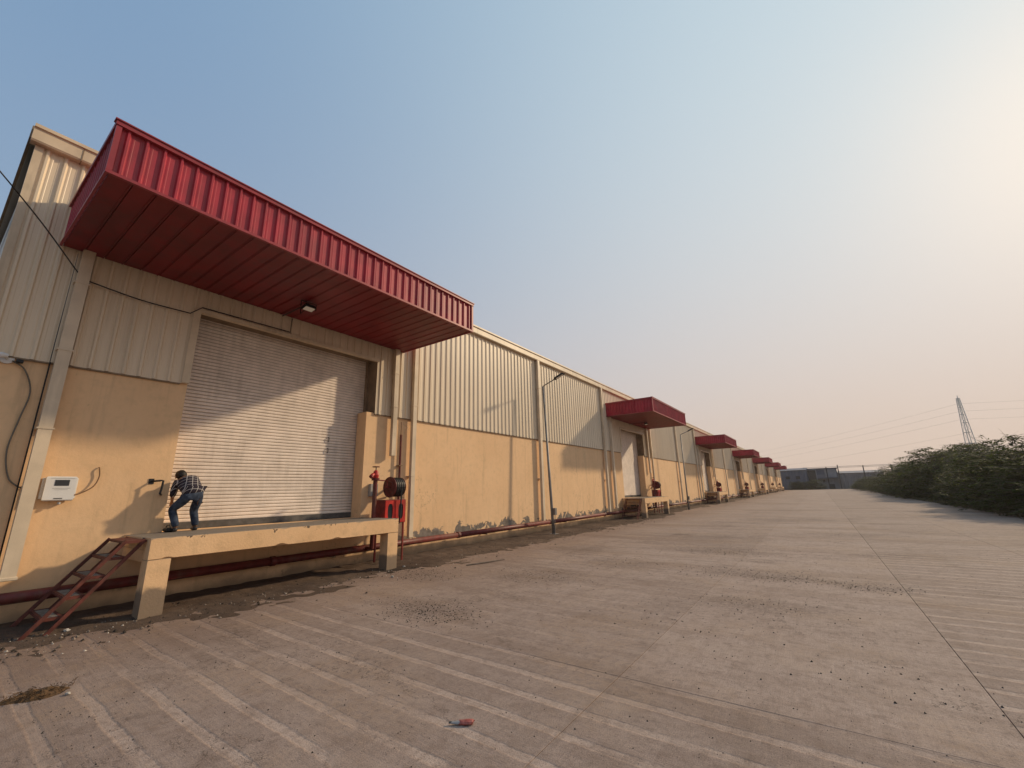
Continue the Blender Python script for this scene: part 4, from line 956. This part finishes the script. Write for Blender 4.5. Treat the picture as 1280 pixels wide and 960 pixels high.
# ------------------------------------------------------------------ pylon and power lines
PX, PY, PH = 53.0, 250.0, 35.3
PYL = thing('pylon', (PX, PY, 0), 'haze-paled steel lattice pylon rising beyond the shrubs at the right', 'pylon')
def hw(z): return 1.75+(0.36-1.75)*min(1, z/PH)
zs = [0, 6, 11.5, 16.5, 21, 25, 28.5, 31.5, 33.8, PH]
cr = Matrix.Rotation(R(20), 3, 'Z')
def cpt(i, z):
    q = cr @ Vector(((-1, 1, 1, -1)[i]*hw(z), (-1, -1, 1, 1)[i]*hw(z), 0)); return Vector((PX, PY, z))+q
for i in range(4):
    MB().bar(cpt(i, 0), cpt(i, PH), 0.20, 0.20).build('leg', 'mast', PYL)
b = MB()
for k in range(len(zs)-1):
    for i in range(4):
        j = (i+1) % 4; b.bar(cpt(i, zs[k]), cpt(j, zs[k+1]), 0.04, 0.04); b.bar(cpt(j, zs[k]), cpt(i, zs[k+1]), 0.04, 0.04); b.bar(cpt(i, zs[k+1]), cpt(j, zs[k+1]), 0.20, 0.20)
b.build('bracing', 'mast', PYL)
MB().bar((PX, PY, PH-0.1), (PX, PY, PH+1.2), 0.2, 0.2).build('peak', 'mast', PYL)
def cat(p0, p1, sag, n=24): return [Vector(p0).lerp(Vector(p1), i/n)-Vector((0, 0, sag*4*(i/n)*(1-i/n))) for i in range(n+1)]
for i, (zz, dx) in enumerate(((33.0, -0.5), (29.8, -0.6), (26.4, -0.8), (20.6, -1.0))):
    wire_thing('power_line', cat((PX+dx, PY, zz), (-230, 640, zz+2), 9), 0.022, 'wire', '%s of the power lines running from the pylon down towards the warehouse roof' % ['topmost', 'second from top', 'third from top', 'lowest'][i], 'power line', 4, 'power lines left of the pylon')
for i, (zz, z2) in enumerate(((33.0, 33.0), (29.8, 31.5), (26.4, 27))):
    wire_thing('power_line', cat((PX+0.6, PY, zz), (330, 330, z2+8), 4), 0.022, 'wire', '%s of the power lines running from the pylon out of the right edge' % ['topmost', 'middle', 'lowest'][i], 'power line', 4, 'power lines right of the pylon')
for i in range(2):
    wire_thing('power_line', cat((44+6*i, 150, 9.5), (110+4*i, 130, 34), 6), 0.02, 'wire', '%s of two steep power lines rising from the shrubs to the right edge' % ['upper', 'lower'][i], 'power line', 4, 'steep lines at the right edge')

# ------------------------------------------------------------------ litter and grit
r = random.Random(21)
def chip(mb, x, y, z, s_):
    a = r.uniform(0, 6.28); pts = []
    for k in range(5): q = a+k*1.2566+r.uniform(-0.3, 0.3); pts.append((x+math.cos(q)*s_*r.uniform(0.6, 1.1), y+math.sin(q)*s_*r.uniform(0.6, 1.1), z-0.002))
    pts.append((x+r.uniform(-.3, .3)*s_, y+r.uniform(-.3, .3)*s_, z+s_*r.uniform(0.5, 1.0)))
    mb.add(pts, [(i, (i+1) % 5, 5) for i in range(5)])
M['grit'] = vary('dark_grit', (0.035, 0.028, 0.022), 0.95, 0.4, 20)
M['palescrap'] = vary('pale_scrap', (0.48, 0.43, 0.37), 0.9, 0.35, 9, (0.2, 0.16, 0.12), 0.5)
M['weed'] = vary('dry_olive_weed', (0.115, 0.095, 0.045), 0.9, 0.4, 3, (0.06, 0.065, 0.02), 0.7)
M['rubble'] = vary('pale_rubble', (0.19, 0.15, 0.12), 0.95, 0.5, 6, (0.08, 0.06, 0.045), 0.7)
b = MB()
for i in range(14000):
    y = 1.0+(r.random()**2.1)*26; x = r.uniform(-8.2, 6.5)
    if noise.noise(Vector((x*0.6, y*0.6, 3.3)))+0.25 < r.uniform(-0.5, 0.7): continue
    chip(b, x, y, 0.0, r.choice((0.003, 0.004, 0.004, 0.005, 0.006, 0.009))*r.uniform(0.7, 1.3))
for (cx, cy, n, sp) in ((-5.5, 5.2, 700, 0.55), (-5.0, 5.0, 300, 0.35), (-7.7, 7.2, 520, 0.5), (-1.6, 10.7, 420, 0.7), (-0.6, 10.4, 300, 0.4), (0.5, 10.2, 300, 0.35), (-4.4, 10.8, 340, 0.7), (-5.3, 8.4, 360, 0.8), (-1.2, 8.0, 220, 0.6), (-2.6, 13.8, 420, 1.0), (-2.2, 6.6, 160, 0.7), (0.2, 5.6, 90, 0.5)):
    for i in range(n): chip(b, r.gauss(cx, sp), r.gauss(cy, sp*0.6), 0.0, 0.004+0.014*r.random()**3)
b.build('grit', 'grit', kind='stuff')
b = MB()
for i in range(1100):
    y = -0.5+(r.random()**1.5)*30; x = r.gauss(-8.75, 0.55)
    if x < WX+0.05 or x > -7.2: continue
    chip(b, x, y, 0.012, r.choice((0.006, 0.008, 0.010, 0.014, 0.018, 0.028))*r.uniform(0.7, 1.2))
b.build('rubble', 'rubble', kind='stuff')
b = MB()
for i in range(700):
    y = -0.5+(r.random()**1.4)*26; x = r.gauss(-8.9, 0.6)
    if x < WX+0.05: continue
    chip(b, x, y, 0.012, r.choice((0.01, 0.015, 0.02, 0.03)))
b.build('dark_debris', 'grit', kind='stuff')
b = MB()
for i in range(260):
    y = -0.5+(r.random()**1.3)*22; x = r.gauss(-8.6, 0.5)
    if x < WX+0.05 or x > -7.1: continue
    chip(b, x, y, 0.014, r.choice((0.006, 0.008, 0.012, 0.018))*r.uniform(0.7, 1.3))
b.build('pale_scraps', 'palescrap', kind='stuff')
# dry leaves and weeds along the foot of the shrubs
b = MB()
for i in range(5200):
    y = 22+(r.random()**1.6)*70; x = 7.5+0.006*y+abs(r.gauss(0, 0.7))-0.35; a = r.uniform(0, 6.28); L = r.uniform(0.04, 0.16); z = r.uniform(0.0, 0.10); h_ = r.uniform(0.0, 0.22)
    d = Vector((math.cos(a), math.sin(a), 0)); w_ = Vector((-d.y, d.x, 0))*L*0.25; c0 = Vector((x, y, z))
    b.add([c0, c0+d*L*0.5+w_+Vector((0, 0, h_*0.6)), c0+d*L+Vector((0, 0, h_)), c0+d*L*0.5-w_+Vector((0, 0, h_*0.6))], [(0, 1, 2, 3)])
b.build('dry_weeds', 'weed', kind='stuff')
# dry straw heap
M['straw'] = vary('dry_brown_straw', (0.15, 0.085, 0.040), 0.95, 0.5, 25, (0.05, 0.03, 0.018), 0.6, bump=0.8)
b = MB(); n = 26; H_ = []
for j in range(n+1):
    for i in range(n+1):
        u, v = i/n*2-1, j/n*2-1; d = math.sqrt(u*u+v*v); a = math.atan2(v, u)
        z = max(0, 1-(d/(0.82+0.14*math.sin(3*a+1)))**2)*0.055*(1+0.7*noise.noise(Vector((u*5, v*5, 2))))-0.006
        H_.append((-6.42+u*0.15+v*0.05, 1.10+v*0.30, z))
b.add(H_, [(j*(n+1)+i, j*(n+1)+i+1, (j+1)*(n+1)+i+1, (j+1)*(n+1)+i) for j in range(n) for i in range(n)])
SHP = tag(b.build('straw_heap', 'straw', origin=(-6.42, 1.10, 0)), 'flattened heap of dry brown straw on the concrete at the lower left', 'straw heap')
b = MB()
for i in range(160):
    x, y = r.gauss(-6.42, 0.075), r.gauss(1.10, 0.15); a = r.uniform(0, 6.28); L = r.uniform(0.02, 0.06)
    b.tube([(x, y, 0.035), (x+math.cos(a)*L, y+math.sin(a)*L, r.uniform(0.01, 0.06))], 0.003, 3, False)
b.build('loose_stalks', 'straw', SHP, kind='stuff')
# crushed bottle with red label
M['pet'] = vary('scuffed_clear_plastic', (0.36, 0.33, 0.31), 0.25, 0.1, 8, spec=0.5)
M['redwrap'] = vary('red_printed_wrap', (0.36, 0.085, 0.065), 0.6, 0.35, 40, (0.46, 0.34, 0.29), 0.9)
BT = thing('crushed_bottle', (-2.62, 2.95, 0), 'crushed plastic bottle with red wrapper lying on the concrete in the foreground', 'bottle')
def lump(pts, rad, sq, nm, mat):
    mb = MB(); mb.tube(pts, rad, 10); out = []
    for p in mb.v: q = Vector(p); k = noise.noise(q*34)*0.016; out.append((q.x+k, q.y+k*0.8, max(0.002, q.z*sq)))
    mb.v = out; return mb.build(nm, mat, BT)
c0 = Vector((-2.62, 2.95, 0.028)); dr = Vector((0.80, 0.60, 0)).normalized()
lump([c0+dr*k*0.78 for k in (-0.055, -0.03, 0.0, 0.04, 0.075, 0.09)], [0.020, 0.027, 0.030, 0.031, 0.028, 0.016], 0.62, 'wrapper', 'redwrap')
lump([c0+dr*k*0.78 for k in (-0.135, -0.11, -0.085, -0.056)], [0.010, 0.013, 0.018, 0.022], 0.62, 'neck', 'pet')
lump([c0+dr*k*0.78 for k in (-0.155, -0.136)], [0.011, 0.011], 0.7, 'cap', 'darkbar')
def scrap(x, y, s_, lab, seed):
    q = random.Random(seed); mb = MB(); P, F = ico((x, y, s_*0.42), s_, 2, (1.0, 0.75, 0.5)); P = [(p[0]+q.uniform(-.2, .2)*s_, p[1]+q.uniform(-.2, .2)*s_, max(0.004, p[2]+q.uniform(-.15, .15)*s_)) for p in P]
    mb.add(P, F); tag(mb.build('paper_scrap', 'dullwhite', origin=(x, y, 0)), lab, 'litter', 'white scraps by the wall')
scrap(-9.05, 1.72, 0.045, 'crumpled white scrap at the foot of the steel steps', 1)
scrap(-8.85, 7.66, 0.045, 'crumpled white scrap just past the far leg of the nearest dock', 2)
scrap(-8.05, 6.65, 0.04, 'crumpled white scrap beside the sooty patch past the dock', 3)
scrap(-6.20, 1.28, 0.028, 'crumpled white scrap at the end of the straw heap', 4)
tag(MB().tube([(-7.55, 8.55, 0.02), (-7.35, 9.1, 0.025), (-7.25, 9.75, 0.018)], [0.016, 0.018, 0.010], 6).build('stick', 'bark', origin=(-7.4, 9.1, 0)), 'dark stick lying on the concrete past the nearest dock', 'stick')

# ------------------------------------------------------------------ haze
hm = bpy.data.materials.new('hazy_air'); hm.use_nodes = True; ht = hm.node_tree; ht.nodes.clear()
ho = ht.nodes.new('ShaderNodeOutputMaterial'); hv = ht.nodes.new('ShaderNodeVolumePrincipled')
hv.inputs['Color'].default_value = (0.93, 0.90, 0.88, 1); hv.inputs['Density'].default_value = 0.0003; hv.inputs['Anisotropy'].default_value = 0.35
ht.links.new(hv.outputs[0], ho.inputs['Volume'])
hb = MB().box(-300, 380, -120, 720, -1.1, 46).build('haze', hm, kind='stuff')
